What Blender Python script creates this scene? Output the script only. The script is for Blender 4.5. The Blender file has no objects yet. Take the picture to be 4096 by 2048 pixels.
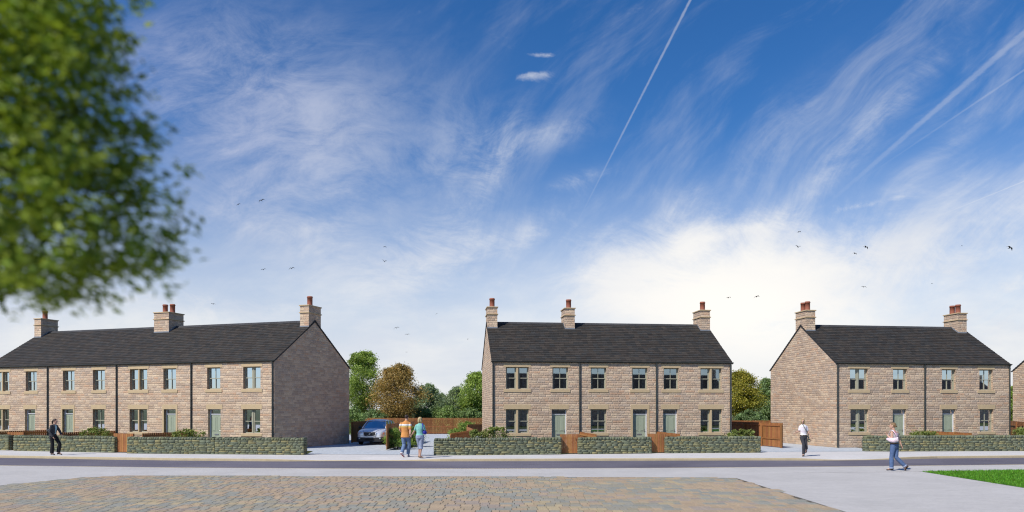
import bpy, bmesh, math, random
import numpy as np
from mathutils import Vector, Matrix, noise as mnoise
R = math.radians
random.seed(7)
SC = bpy.context.scene
COL = SC.collection

# ------------------------------------------------------------------ camera
CAMH, FPX, HOR = 2.15, 2960.0, 1637.0
cam_d = bpy.data.cameras.new("camera")
cam = bpy.data.objects.new("camera", cam_d); COL.objects.link(cam)
cam.location = (0, 0, CAMH); cam.rotation_euler = (R(90), 0, 0)
cam_d.sensor_width = 36; cam_d.lens = FPX / 4096 * 36
cam_d.shift_y = (HOR - 1024) / 4096
cam_d.clip_start = 0.1; cam_d.clip_end = 6000
cam_d.dof.use_dof = True; cam_d.dof.focus_distance = 38; cam_d.dof.aperture_fstop = 0.78
SC.camera = cam

# ------------------------------------------------------------------ node helpers
def nn(nt, t, **kw):
    n = nt.nodes.new(t)
    for k, v in kw.items():
        setattr(n, k, v)
    return n
def put(nt, sock, v):
    if v is None: return
    if hasattr(v, 'links'): nt.links.new(v, sock)
    else:
        if hasattr(sock.default_value, '__len__') and hasattr(v, '__len__') and len(sock.default_value) == 4 and len(v) == 3: v = (*v, 1)
        sock.default_value = v
def mth(nt, op, a, b=None, c=None, clamp=False):
    n = nn(nt, 'ShaderNodeMath', operation=op, use_clamp=clamp)
    put(nt, n.inputs[0], a); put(nt, n.inputs[1], b); put(nt, n.inputs[2], c)
    return n.outputs[0]
def mixc(nt, f, a, b, bt='MIX'):
    n = nn(nt, 'ShaderNodeMix', data_type='RGBA', blend_type=bt)
    put(nt, n.inputs[0], f); put(nt, n.inputs[6], a); put(nt, n.inputs[7], b)
    return n.outputs[2]
def noi(nt, vec, scale, detail=4, rough=0.55, dist=0.0, out=0):
    n = nn(nt, 'ShaderNodeTexNoise')
    put(nt, n.inputs['Vector'], vec); n.inputs['Scale'].default_value = scale
    n.inputs['Detail'].default_value = detail; n.inputs['Roughness'].default_value = rough; n.inputs['Distortion'].default_value = dist
    return n.outputs[out]
def ramp(nt, f, stops, interp='LINEAR'):
    n = nn(nt, 'ShaderNodeValToRGB'); r = n.color_ramp; r.interpolation = interp
    while len(r.elements) < len(stops): r.elements.new(0.5)
    for e, (p, c) in zip(r.elements, stops):
        e.position = p; e.color = (*c, 1) if hasattr(c, '__len__') else (c, c, c, 1)
    put(nt, n.inputs[0], f); return n.outputs[0]
def sstep(nt, x, a, b):
    n = nn(nt, 'ShaderNodeMapRange', interpolation_type='SMOOTHSTEP')
    put(nt, n.inputs[0], x); n.inputs[1].default_value = a; n.inputs[2].default_value = b
    return n.outputs[0]
def comb(nt, x, y, z=0.0):
    n = nn(nt, 'ShaderNodeCombineXYZ'); put(nt, n.inputs[0], x); put(nt, n.inputs[1], y); put(nt, n.inputs[2], z); return n.outputs[0]
def sep(nt, v):
    n = nn(nt, 'ShaderNodeSeparateXYZ'); put(nt, n.inputs[0], v); return n.outputs

# ------------------------------------------------------------------ sky, sun, exposure
SUN_AZ, SUN_EL = 45, 45      # light travels towards azimuth 50 deg right of +Y
w = bpy.data.worlds.new("World"); SC.world = w; w.use_nodes = True
nt = w.node_tree; nt.nodes.clear()
sky = nn(nt, 'ShaderNodeTexSky', sky_type='NISHITA', sun_disc=False)
sky.sun_elevation = R(SUN_EL); sky.sun_rotation = R(180 + SUN_AZ); sky.air_density = 1.0; sky.dust_density = 0.4; sky.ozone_density = 2.0
tc = nn(nt, 'ShaderNodeTexCoord').outputs['Generated']
dx, dy, dz = sep(nt, tc)
zc = mth(nt, 'MAXIMUM', dz, 0.012)
a = mth(nt, 'DIVIDE', dx, zc); b = mth(nt, 'DIVIDE', dy, zc)          # point on a flat cloud layer overhead
yc = mth(nt, 'MAXIMUM', dy, 0.08)
p = mth(nt, 'DIVIDE', dx, yc); q = mth(nt, 'DIVIDE', dz, yc)          # bearing and height above the northern horizon
ahead = sstep(nt, dy, 0.05, 0.3)
def spot(cx, cy, rx, ry, ang=0):
    c, s = math.cos(R(ang)), math.sin(R(ang))
    X = mth(nt, 'SUBTRACT', p, cx); Y = mth(nt, 'SUBTRACT', q, cy)
    u = mth(nt, 'DIVIDE', mth(nt, 'ADD', mth(nt, 'MULTIPLY', X, c), mth(nt, 'MULTIPLY', Y, s)), rx)
    v = mth(nt, 'DIVIDE', mth(nt, 'SUBTRACT', mth(nt, 'MULTIPLY', Y, c), mth(nt, 'MULTIPLY', X, s)), ry)
    d = mth(nt, 'ADD', mth(nt, 'MULTIPLY', u, u), mth(nt, 'MULTIPLY', v, v))
    return mth(nt, 'POWER', 2.718, mth(nt, 'MULTIPLY', d, -1.0))
def px(x, y): return ((x - 2048) / FPX, (HOR - y) / FPX)
def pspot(x, y, rx, ry, ang=0): return spot(*px(x, y), rx / FPX, ry / FPX, ang)
def addm(*l):
    r = l[0]
    for o in l[1:]: r = mth(nt, 'ADD', r, o)
    return r
# the clear sky
base = sky.outputs[0]
hsv = nn(nt, 'ShaderNodeHueSaturation'); put(nt, hsv.inputs['Color'], base); hsv.inputs['Saturation'].default_value = 1.34; hsv.inputs['Value'].default_value = 1.0
base = mixc(nt, 1.0, hsv.outputs[0], (0.81, 0.94, 1.15), 'MULTIPLY')
# streaky cirrus: noise stretched along the cloud layer, warped
pq = comb(nt, p, q)
wn = nn(nt, 'ShaderNodeTexNoise'); put(nt, wn.inputs['Vector'], pq); wn.inputs['Scale'].default_value = 2.3; wn.inputs['Detail'].default_value = 2
wv = nn(nt, 'ShaderNodeVectorMath', operation='MULTIPLY_ADD'); put(nt, wv.inputs[0], wn.outputs['Color']); wv.inputs[1].default_value = (0.22, 0.20, 0); put(nt, wv.inputs[2], pq)
wx, wy, _ = sep(nt, wv.outputs[0])
def streak(ang, sx, sy, detail=9, rough=0.62, off=0.0):
    c, s = math.cos(R(ang)), math.sin(R(ang))
    u = mth(nt, 'ADD', mth(nt, 'MULTIPLY', wx, c), mth(nt, 'MULTIPLY', wy, s))
    v = mth(nt, 'SUBTRACT', mth(nt, 'MULTIPLY', wy, c), mth(nt, 'MULTIPLY', wx, s))
    return noi(nt, comb(nt, mth(nt, 'MULTIPLY_ADD', u, sx, off), mth(nt, 'MULTIPLY', v, sy)), 1.0, detail, rough)
sL = streak(25, 3.2, 9.0, off=3.1)      # wisps on the left
sR = streak(42, 2.2, 13.0, off=9.7)     # streaks on the right
sC = streak(60, 3.0, 10.0, off=5.3)
puff = noi(nt, pq, 7.0, 9, 0.62, 0.6)
mL = addm(pspot(1130, 480, 560, 330, -12), mth(nt, 'MULTIPLY', pspot(1050, 820, 420, 130, 10), 0.8), mth(nt, 'MULTIPLY', pspot(700, 300, 400, 280), 0.55),
          mth(nt, 'MULTIPLY', pspot(1320, 1010, 330, 170, -35), 0.8))
mC = addm(pspot(1990, 620, 70, 190, -22), mth(nt, 'MULTIPLY', pspot(2180, 540, 190, 60, 15), 0.8), mth(nt, 'MULTIPLY', pspot(1820, 620, 130, 210, -10), 0.55),
          mth(nt, 'MULTIPLY', pspot(1850, 1010, 300, 70, 14), 1.0), mth(nt, 'MULTIPLY', pspot(2190, 880, 170, 60, 45), 0.85), mth(nt, 'MULTIPLY', pspot(2320, 720, 130, 24, 18), 0.9))
mR = addm(mth(nt, 'MULTIPLY', pspot(2720, 830, 170, 50, 44), 1.1), pspot(3420, 580, 560, 60, 47), mth(nt, 'MULTIPLY', pspot(3050, 620, 400, 90, 50), 0.45),
          mth(nt, 'MULTIPLY', pspot(3900, 950, 420, 90, 24), 0.8), mth(nt, 'MULTIPLY', pspot(3500, 1050, 620, 170, 22), 0.9), mth(nt, 'MULTIPLY', pspot(3750, 620, 330, 50, 40), 0.5))
def cover(n, m, lo, hi, k):      # patchy cover: the mask lowers the threshold
    return sstep(nt, mth(nt, 'ADD', n, mth(nt, 'MULTIPLY', m, k)), lo, hi)
def veil(n, m, lo, hi, k, thin):  # soft veil, denser along the streaks
    m = mth(nt, 'MINIMUM', m, 1.0)
    return mth(nt, 'MULTIPLY', m, mth(nt, 'MULTIPLY_ADD', sstep(nt, n, lo, hi), k, thin))
fine = noi(nt, comb(nt, mth(nt, 'MULTIPLY', wx, 11.0), mth(nt, 'MULTIPLY', wy, 20.0)), 1.0, 12, 0.74, 0.5)
cL = veil(addm(mth(nt, 'MULTIPLY', sL, 0.5), mth(nt, 'MULTIPLY', fine, 0.5)), mL, 0.36, 0.66, 0.58, 0.08)
cC = veil(addm(mth(nt, 'MULTIPLY', sC, 0.5), mth(nt, 'MULTIPLY', fine, 0.5)), mC, 0.40, 0.66, 0.62, 0.05)
cR = veil(addm(mth(nt, 'MULTIPLY', sR, 0.6), mth(nt, 'MULTIPLY', fine, 0.4)), mR, 0.38, 0.66, 0.62, 0.08)
# thin cirrus drawn out over the whole northern sky
allr = mth(nt, 'MULTIPLY', sstep(nt, addm(mth(nt, 'MULTIPLY', sR, 0.6), mth(nt, 'MULTIPLY', sC, 0.4)), 0.46, 0.68), mth(nt, 'MULTIPLY', sstep(nt, p, -0.5, 0.5), 0.30))
# big bright cloud low on the right, and low white cloud near the horizon
mB = addm(pspot(2880, 1180, 420, 230, 10), mth(nt, 'MULTIPLY', pspot(2480, 1130, 210, 160, 25), 0.85), mth(nt, 'MULTIPLY', pspot(3300, 1090, 460, 180, 20), 0.7), mth(nt, 'MULTIPLY', pspot(1700, 1090, 260, 170, 35), 0.62), mth(nt, 'MULTIPLY', pspot(2960, 920, 240, 60, 12), 0.5), mth(nt, 'MULTIPLY', pspot(2760, 960, 130, 70, 40), 0.4), mth(nt, 'MULTIPLY', pspot(3950, 1000, 300, 90, 25), 0.35))
cB = cover(addm(mth(nt, 'MULTIPLY', fine, 0.72), mth(nt, 'MULTIPLY', sR, 0.36)), mB, 0.61, 1.18, 0.55)
hz = sstep(nt, dz, 0.36, 0.01)
cH = mth(nt, 'MULTIPLY', mth(nt, 'POWER', hz, 1.15), mth(nt, 'MULTIPLY', mth(nt, 'MULTIPLY_ADD', ahead, 0.6, 0.4), mth(nt, 'ADD', 0.85, mth(nt, 'MULTIPLY', fine, 0.55))), clamp=True)
# small puffs
mP = addm(pspot(2130, 300, 90, 22, 5), pspot(2170, 220, 60, 16), mth(nt, 'MULTIPLY', pspot(2230, 330, 190, 40, -5), 0.6), pspot(3600, 790, 70, 18, 12), mth(nt, 'MULTIPLY', pspot(3420, 830, 160, 22, 10), 0.7), pspot(740, 550, 60, 22, -20), mth(nt, 'MULTIPLY', pspot(900, 600, 110, 30, -10), 0.7), pspot(1000, 1250, 330, 60, 6), pspot(620, 1190, 260, 40), pspot(4060, 1150, 120, 60), pspot(4080, 1310, 120, 50))
cP = mth(nt, 'MULTIPLY', cover(fine, mP, 0.68, 1.04, 0.36), 0.6)
# vapour trails: straight on the cloud layer
def trail(a0, k, hw, b0, b1, soft=0.25):
    d = mth(nt, 'ABSOLUTE', mth(nt, 'SUBTRACT', a, mth(nt, 'ADD', a0, mth(nt, 'MULTIPLY', b, k))))
    d = mth(nt, 'ADD', d, mth(nt, 'MULTIPLY', mth(nt, 'SUBTRACT', noi(nt, comb(nt, a, b), 26, 5, 0.7), 0.5), hw * 0.9))
    m = sstep(nt, d, hw, hw * 0.25)
    m = mth(nt, 'MULTIPLY', m, sstep(nt, b, b0 - 0.05, b0 + 0.05)); return mth(nt, 'MULTIPLY', m, sstep(nt, b, b1, b1 - soft * 3))
tr = addm(mth(nt, 'MULTIPLY', trail(0.508, -0.040, 0.0052, 1.0, 4.3, 0.9), 0.30), mth(nt, 'MULTIPLY', trail(1.149, 0.1078, 0.019, 1.0, 4.0, 0.7), 0.22),
          mth(nt, 'MULTIPLY', trail(1.483, 0.0122, 0.008, 1.0, 3.4, 0.6), 0.22), mth(nt, 'MULTIPLY', trail(2.46, -0.066, 0.009, 1.0, 4.4, 0.5), 0.3))
inv = lambda x: mth(nt, 'SUBTRACT', 1.0, mth(nt, 'MINIMUM', x, 1.0))
clear = inv(cL)
for c in (cC, cR, cB, cP, tr, allr): clear = mth(nt, 'MULTIPLY', clear, inv(c))
cov = mth(nt, 'MULTIPLY', inv(clear), ahead)
cov = inv(mth(nt, 'MULTIPLY', inv(cov), inv(mth(nt, 'MULTIPLY', cH, 0.95))))
shade = noi(nt, comb(nt, mth(nt, 'MULTIPLY', p, 1.0), mth(nt, 'MULTIPLY', q, 3.0)), 5.0, 5)
ccol = mixc(nt, sstep(nt, shade, 0.35, 0.7), (6.6, 7.0, 7.8), (8.3, 8.3, 8.3))
warm = mth(nt, 'MULTIPLY', pspot(2950, 1250, 700, 330), ahead)
ccol = mixc(nt, warm, ccol, (9.8, 9.5, 9.0))
ccol = mixc(nt, mth(nt, 'MULTIPLY', mth(nt, 'SUBTRACT', 1.0, sstep(nt, p, -0.6, 0.1)), sstep(nt, q, 0.1, 0.4)), ccol, (4.6, 5.0, 6.8))
full = mixc(nt, cov, base, ccol)
bg = nn(nt, 'ShaderNodeBackground'); put(nt, bg.inputs[0], full); bg.inputs[1].default_value = 0.098
put(nt, nn(nt, 'ShaderNodeOutputWorld').inputs[0], bg.outputs[0])

sun_d = bpy.data.lights.new("sun", 'SUN'); sun = bpy.data.objects.new("sun", sun_d); COL.objects.link(sun)
sun_d.energy = 4.5; sun_d.angle = R(0.5); sun_d.color = (1.0, 0.94, 0.86)
SUNDIR = Vector((math.sin(R(SUN_AZ)) * math.cos(R(SUN_EL)), math.cos(R(SUN_AZ)) * math.cos(R(SUN_EL)), -math.sin(R(SUN_EL))))
sun.rotation_euler = SUNDIR.to_track_quat('-Z', 'Y').to_euler(); sun.location = (-30, -20, 40)
SC.view_settings.view_transform = 'Standard'; SC.view_settings.look = 'None'
SC.view_settings.exposure = 0.12; SC.view_settings.gamma = 1.0
SC.cycles.filter_width = 1.15
SC.cycles.max_bounces = 8; SC.cycles.transparent_max_bounces = 16; SC.cycles.diffuse_bounces = 3; SC.cycles.glossy_bounces = 3
SC.cycles.caustics_reflective = False; SC.cycles.caustics_refractive = False

# ------------------------------------------------------------------ mesh builder and tagging
class MB:
    def __init__(s): s.v = []; s.f = []; s.c = []; s.col = (1, 1, 1)
    def add(s, vs, fs):
        o = len(s.v); s.v += [tuple(v) for v in vs]; s.c += [s.col] * len(vs)
        s.f += [tuple(i + o for i in f) for f in fs]
    def quad(s, a, b, c, d): s.add([a, b, c, d], [(0, 1, 2, 3)])
    def box(s, x0, x1, y0, y1, z0, z1):
        s.add([(x0, y0, z0), (x1, y0, z0), (x1, y1, z0), (x0, y1, z0), (x0, y0, z1), (x1, y0, z1), (x1, y1, z1), (x0, y1, z1)],
              [(0, 3, 2, 1), (4, 5, 6, 7), (0, 1, 5, 4), (1, 2, 6, 5), (2, 3, 7, 6), (3, 0, 4, 7)])
    def bbox(s, x0, x1, y0, y1, z0, z1, b=0.01):      # chamfered box
        xs, ys, zs = (x0, x1), (y0, y1), (z0, z1); sg = (1, -1); vs = []; idx = {}
        for i in (0, 1):
            for j in (0, 1):
                for k in (0, 1):
                    for ax in range(3):
                        q = [xs[i] + sg[i] * b, ys[j] + sg[j] * b, zs[k] + sg[k] * b]; q[ax] = (xs[i], ys[j], zs[k])[ax]
                        idx[i, j, k, ax] = len(vs); vs.append(q)
        I = idx; fs = []
        for ax in range(3):
            o = [t for t in range(3) if t != ax]
            for e in (0, 1):
                loop = []
                for (m, n) in ((0, 0), (1, 0), (1, 1), (0, 1)):
                    t = [0, 0, 0]; t[ax] = e; t[o[0]] = m; t[o[1]] = n; loop.append(I[(*t, ax)])
                flip = (e == 0) != (ax == 1); fs.append(tuple(loop[::-1] if flip else loop))
        for i in (0, 1):
            for j in (0, 1):
                fs.append((I[i, j, 0, 0], I[i, j, 1, 0], I[i, j, 1, 1], I[i, j, 0, 1])); fs.append((I[i, 0, j, 0], I[i, 1, j, 0], I[i, 1, j, 2], I[i, 0, j, 2])); fs.append((I[0, i, j, 1], I[1, i, j, 1], I[1, i, j, 2], I[0, i, j, 2]))
                for k in (0, 1): fs.append((I[i, j, k, 0], I[i, j, k, 1], I[i, j, k, 2]))
        s.add(vs, fs)
    def loft(s, rings, cap=True):
        n = len(rings[0]); vs = [v for r in rings for v in r]; fs = []
        for i in range(len(rings) - 1):
            for j in range(n):
                k = (j + 1) % n; fs.append((i * n + j, i * n + k, (i + 1) * n + k, (i + 1) * n + j))
        if cap:
            fs.append(tuple(range(n))[::-1]); o = (len(rings) - 1) * n; fs.append(tuple(range(o, o + n)))
        s.add(vs, fs)
    def tube(s, pts, rad, n=8, side=None, flat=1.0, round_ends=False):
        pts = [Vector(p) for p in pts]
        if not hasattr(rad, '__len__'): rad = [rad] * len(pts)
        rad = list(rad)
        if round_ends:
            d0 = (pts[0] - pts[1]).normalized(); d1 = (pts[-1] - pts[-2]).normalized()
            r0 = rad[0] if not hasattr(rad[0], '__len__') else min(rad[0]); r1 = rad[-1] if not hasattr(rad[-1], '__len__') else min(rad[-1])
            sc = lambda r, k: r * k if not hasattr(r, '__len__') else (r[0] * k, r[1] * k)
            pts = [pts[0] + d0 * r0 * 0.9, pts[0] + d0 * r0 * 0.6] + pts + [pts[-1] + d1 * r1 * 0.6, pts[-1] + d1 * r1 * 0.9]
            rad = [sc(rad[0], 0.35), sc(rad[0], 0.78)] + rad + [sc(rad[-1], 0.78), sc(rad[-1], 0.35)]
        rings = []
        for i, P in enumerate(pts):
            t = (pts[min(i + 1, len(pts) - 1)] - pts[max(i - 1, 0)]).normalized()
            sd = Vector(side) if side is not None else (Vector((1, 0, 0)) if abs(t.x) < 0.8 else Vector((0, 1, 0)))
            e1 = (sd - t * sd.dot(t)).normalized(); e2 = t.cross(e1)
            r = rad[i]; ra, rb = (r, r * flat) if not hasattr(r, '__len__') else r
            rings.append([P + e1 * (ra * math.cos(2 * math.pi * k / n)) + e2 * (rb * math.sin(2 * math.pi * k / n)) for k in range(n)])
        s.loft(rings)
    def ball(s, c, rx, ry=None, rz=None, n=12, m=8, M=None):
        ry = ry or rx; rz = rz or rx; rings = []
        for i in range(m + 1):
            th = math.pi * (0.02 + 0.96 * i / m); r = []
            for k in range(n):
                ph = 2 * math.pi * k / n; q = Vector((rx * math.sin(th) * math.cos(ph), ry * math.sin(th) * math.sin(ph), -rz * math.cos(th)))
                r.append((M @ q if M else q) + Vector(c))
            rings.append(r)
        s.loft(rings)
    def mesh(s, name):
        me = bpy.data.meshes.new(name); me.from_pydata(s.v, [], s.f); me.update()
        return me
def uvbox(me):
    uv = me.uv_layers.new(name='UVMap'); vs = me.vertices; d = uv.data
    for pl in me.polygons:
        n = pl.normal; ax = max(range(3), key=lambda i: abs(n[i]))
        for li in pl.loop_indices:
            c = vs[me.loops[li].vertex_index].co
            d[li].uv = (c.y, c.z) if ax == 0 else ((c.x, c.z) if ax == 1 else (c.x, c.y))
def obj(name, mb, mat, parent=None, smooth=False, uv=False, col=False, loc=None, rot=None):
    me = mb if isinstance(mb, bpy.types.Mesh) else mb.mesh(name)
    if col:
        at = me.color_attributes.new('col', 'FLOAT_COLOR', 'POINT')
        at.data.foreach_set('color', np.hstack([np.array(mb.c, dtype=np.float32), np.ones((len(mb.c), 1), np.float32)]).ravel())
    if uv: uvbox(me)
    me.materials.append(mat)
    if smooth: me.polygons.foreach_set('use_smooth', [True] * len(me.polygons))
    o = bpy.data.objects.new(name, me); COL.objects.link(o)
    if parent: o.parent = parent
    if loc: o.location = loc
    if rot: o.rotation_euler = rot
    return o
def tag(o, label=None, cat=None, group=None, kind=None):
    if label: o['label'] = label
    if cat: o['category'] = cat
    if group: o['group'] = group
    if kind: o['kind'] = kind
    return o
def empty(name, loc=(0, 0, 0), rz=0.0):
    o = bpy.data.objects.new(name, None); COL.objects.link(o); o.location = loc; o.rotation_euler = (0, 0, rz); o.empty_display_size = 0.2
    return o
def at(x, y, Y): return Vector(((x - 2048) / FPX * Y, Y, CAMH + (HOR - y) / FPX * Y))
def ground(x, y, z=0.0):
    d = FPX * (CAMH - z) / (y - HOR); return ((x - 2048) / FPX * d, d)

# ------------------------------------------------------------------ materials
def mat(name): 
    m = bpy.data.materials.new(name); m.use_nodes = True; t = m.node_tree
    return m, t, t.nodes['Principled BSDF']
def bump(t, b, h, strength, dist=0.02):
    n = nn(t, 'ShaderNodeBump'); n.inputs['Strength'].default_value = strength; n.inputs['Distance'].default_value = dist
    put(t, n.inputs['Height'], h); t.links.new(n.outputs[0], b.inputs['Normal'])
def plain(name, col, rough=0.6, var=0.15, scale=8, bmp=0.1, spec=0.4, metal=0.0, fine=60):
    m, t, b = mat(name); o = nn(t, 'ShaderNodeTexCoord').outputs['Object']
    f = noi(t, o, scale, 5); g = noi(t, o, fine, 3)
    d = tuple(c * (1 - var) for c in col); l = tuple(min(1, c * (1 + var)) for c in col)
    c = ramp(t, mth(t, 'ADD', mth(t, 'MULTIPLY', f, 0.6), mth(t, 'MULTIPLY', g, 0.4)), [(0.3, d), (0.7, l)])
    put(t, b.inputs['Base Color'], c); b.inputs['Roughness'].default_value = rough; b.inputs['Specular IOR Level'].default_value = spec; b.inputs['Metallic'].default_value = metal
    if bmp: bump(t, b, g, bmp, 0.01)
    return m
def attr_mat(name, rough=0.8, var=0.25, scale=30, bmp=0.4, spec=0.25, dist=0.01):
    m, t, b = mat(name); o = nn(t, 'ShaderNodeTexCoord').outputs['Object']
    at_ = nn(t, 'ShaderNodeVertexColor', layer_name='col').outputs[0]
    f = noi(t, o, scale, 6, 0.65); k = ramp(t, f, [(0.25, 1 - var), (0.75, 1 + var)])
    put(t, b.inputs['Base Color'], mixc(t, 1.0, at_, k, 'MULTIPLY')); b.inputs['Roughness'].default_value = rough; b.inputs['Specular IOR Level'].default_value = spec
    if bmp: bump(t, b, f, bmp, dist)
    return m
def stone_mat(name, ch=0.128):
    m, t, b = mat(name); u, v, _ = sep(t, nn(t, 'ShaderNodeUVMap', uv_map='UVMap').outputs[0])
    wob = noi(t, comb(t, u, v), 3.0, 2)
    v2 = mth(t, 'DIVIDE', mth(t, 'ADD', v, mth(t, 'MULTIPLY', wob, 0.018)), ch); row = mth(t, 'FLOOR', v2); fv = mth(t, 'FRACT', v2)
    def wn1(x, y=0.0, out=0):
        n = nn(t, 'ShaderNodeTexWhiteNoise', noise_dimensions='2D'); put(t, n.inputs['Vector'], comb(t, x, y)); return n.outputs[out]
    r1 = wn1(row, 3.3); wd = mth(t, 'ADD', 0.24, mth(t, 'MULTIPLY', r1, 0.2))
    u2 = mth(t, 'DIVIDE', mth(t, 'ADD', u, mth(t, 'MULTIPLY', wn1(row, 8.1), 5.0)), wd)
    u2 = mth(t, 'ADD', u2, mth(t, 'MULTIPLY', mth(t, 'SINE', mth(t, 'MULTIPLY', u2, 2.4)), 0.17))
    cell = mth(t, 'FLOOR', u2); fu = mth(t, 'FRACT', u2)
    rc = wn1(cell, row); rd = wn1(mth(t, 'ADD', cell, 17.3), row)
    cold = ramp(t, rc, [(0.0, (0.458, 0.345, 0.249)), (0.16, (0.534, 0.401, 0.286)), (0.3, (0.441, 0.337, 0.255)), (0.44, (0.589, 0.459, 0.331)), (0.58, (0.534, 0.387, 0.269)), (0.72, (0.487, 0.387, 0.297)), (0.86, (0.597, 0.467, 0.331)), (0.95, (0.519, 0.348, 0.233))], 'CONSTANT')
    uv = comb(t, u, v)
    nz = noi(t, comb(t, mth(t, 'MULTIPLY', u, 0.55), v), 24, 7, 0.7); big = noi(t, uv, 1.1, 4)
    # rough pitched face: darker chisel marks along lower edge of random stones
    c1 = mixc(t, 1.0, cold, ramp(t, nz, [(0.28, (0.52, 0.51, 0.52)), (0.5, (1.0, 1.0, 1.0)), (0.72, (1.28, 1.26, 1.23))]), 'MULTIPLY')
    c1 = mixc(t, 1.0, c1, ramp(t, big, [(0.3, (0.90, 0.89, 0.9)), (0.7, (1.08, 1.07, 1.05))]), 'MULTIPLY')
    eu = mth(t, 'MULTIPLY', mth(t, 'MINIMUM', fu, mth(t, 'SUBTRACT', 1.0, fu)), wd); ev = mth(t, 'MULTIPLY', mth(t, 'MINIMUM', fv, mth(t, 'SUBTRACT', 1.0, fv)), ch)
    e = mth(t, 'ADD', mth(t, 'MINIMUM', eu, ev), mth(t, 'MULTIPLY', mth(t, 'SUBTRACT', nz, 0.5), 0.012))
    mort = sstep(t, e, 0.010, 0.003)
    put(t, b.inputs['Base Color'], mixc(t, mth(t, 'MULTIPLY', mort, 0.8), c1, (0.56, 0.45, 0.35)))
    b.inputs['Roughness'].default_value = 0.9; b.inputs['Specular IOR Level'].default_value = 0.2
    nz2 = noi(t, comb(t, mth(t, 'ADD', mth(t, 'MULTIPLY', u, 0.6), mth(t, 'MULTIPLY', rd, 7.0)), v), 9, 5, 0.6)
    h = mth(t, 'ADD', sstep(t, e, 0.0, 0.03), mth(t, 'ADD', mth(t, 'MULTIPLY', nz, 0.9), mth(t, 'MULTIPLY', nz2, 1.3)))
    bump(t, b, mth(t, 'ADD', h, mth(t, 'MULTIPLY', rd, 0.4)), 0.6, 0.03)
    return m
STONE = stone_mat('house_stone')
SAND = plain('buff_sandstone', (0.50, 0.385, 0.235), 0.85, 0.10, 5, 0.25, 0.2)
SLATE = attr_mat('roof_slate', 0.75, 0.3, 18, 0.3, 0.22)
METAL = plain('dark_rainwater_metal', (0.035, 0.042, 0.04), 0.35, 0.1, 6, 0.0, 0.5)
LEAD = plain('lead_flashing', (0.22, 0.24, 0.27), 0.5, 0.15, 9, 0.1, 0.5)
POT = plain('terracotta', (0.27, 0.095, 0.06), 0.7, 0.18, 6, 0.15, 0.25)
FRAME = plain('sage_frame_paint', (0.36, 0.35, 0.26), 0.45, 0.05, 5, 0.0, 0.4)
DOORP = plain('sage_door_paint', (0.32, 0.365, 0.275), 0.42, 0.05, 4, 0.03, 0.4)
WHITE = plain('white_frame_paint', (0.66, 0.68, 0.72), 0.4, 0.04, 5, 0.0, 0.4)
CHROME = plain('brushed_steel', (0.42, 0.43, 0.44), 0.35, 0.05, 20, 0.0, 0.5, 0.8)
CURT = plain('pale_curtain', (0.60, 0.58, 0.53), 0.9, 0.1, 14, 0.2, 0.1)
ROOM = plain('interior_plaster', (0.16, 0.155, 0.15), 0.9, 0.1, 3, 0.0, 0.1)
def glass_mat(name, refl, tint):
    m, t, b = mat(name); t.nodes.remove(b); g = nn(t, 'ShaderNodeBsdfGlossy'); g.inputs['Roughness'].default_value = 0.015; g.inputs['Color'].default_value = (0.84, 0.92, 1, 1)
    o = nn(t, 'ShaderNodeTexCoord').outputs['Object']; bp = nn(t, 'ShaderNodeBump'); bp.inputs['Strength'].default_value = 0.012; put(t, bp.inputs['Height'], noi(t, o, 2.2, 2)); t.links.new(bp.outputs[0], g.inputs['Normal'])
    tr_ = nn(t, 'ShaderNodeBsdfTransparent'); tr_.inputs[0].default_value = (*tint, 1)
    mx = nn(t, 'ShaderNodeMixShader'); lw = nn(t, 'ShaderNodeLayerWeight'); lw.inputs[0].default_value = 0.35
    f = mth(t, 'ADD', refl, mth(t, 'MULTIPLY', lw.outputs['Fresnel'], 0.5), clamp=True)
    put(t, mx.inputs[0], f); t.links.new(tr_.outputs[0], mx.inputs[1]); t.links.new(g.outputs[0], mx.inputs[2])
    t.links.new(mx.outputs[0], t.nodes['Material Output'].inputs[0]); return m
GLASS = glass_mat('window_glass', 0.42, (0.55, 0.6, 0.63))
GLASS_B = glass_mat('bright_window_glass', 0.8, (0.3, 0.34, 0.38))
WGLASS = [GLASS]
CARGLASS = glass_mat('car_glass', 0.3, (0.35, 0.42, 0.5))
def wood_mat():
    m, t, b = mat('fence_timber'); o = nn(t, 'ShaderNodeTexCoord').outputs['Object']; x, y, z = sep(t, o)
    at_ = nn(t, 'ShaderNodeVertexColor', layer_name='col').outputs[0]
    g = noi(t, comb(t, mth(t, 'MULTIPLY', x, 60), mth(t, 'MULTIPLY', y, 60), mth(t, 'MULTIPLY', z, 3)), 1.0, 4, 0.6, 0.4); f = noi(t, o, 3, 3)
    c = mixc(t, 1.0, at_, ramp(t, mth(t, 'ADD', mth(t, 'MULTIPLY', g, 0.7), mth(t, 'MULTIPLY', f, 0.3)), [(0.3, 0.72), (0.7, 1.25)]), 'MULTIPLY')
    put(t, b.inputs['Base Color'], c); b.inputs['Roughness'].default_value = 0.7; b.inputs['Specular IOR Level'].default_value = 0.25; bump(t, b, g, 0.2, 0.004); return m
WOOD = wood_mat()
def wcol(): 
    k = random.uniform(0.82, 1.18); h = random.uniform(-0.015, 0.015); return (0.315 * k, (0.135 + h) * k, 0.050 * k)
DRY = attr_mat('dry_stone', 0.9, 0.35, 26, 0.6, 0.2, 0.012)
CORE = plain('wall_core', (0.10, 0.10, 0.078), 0.95, 0.3, 20, 0.2, 0.1)
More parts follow.
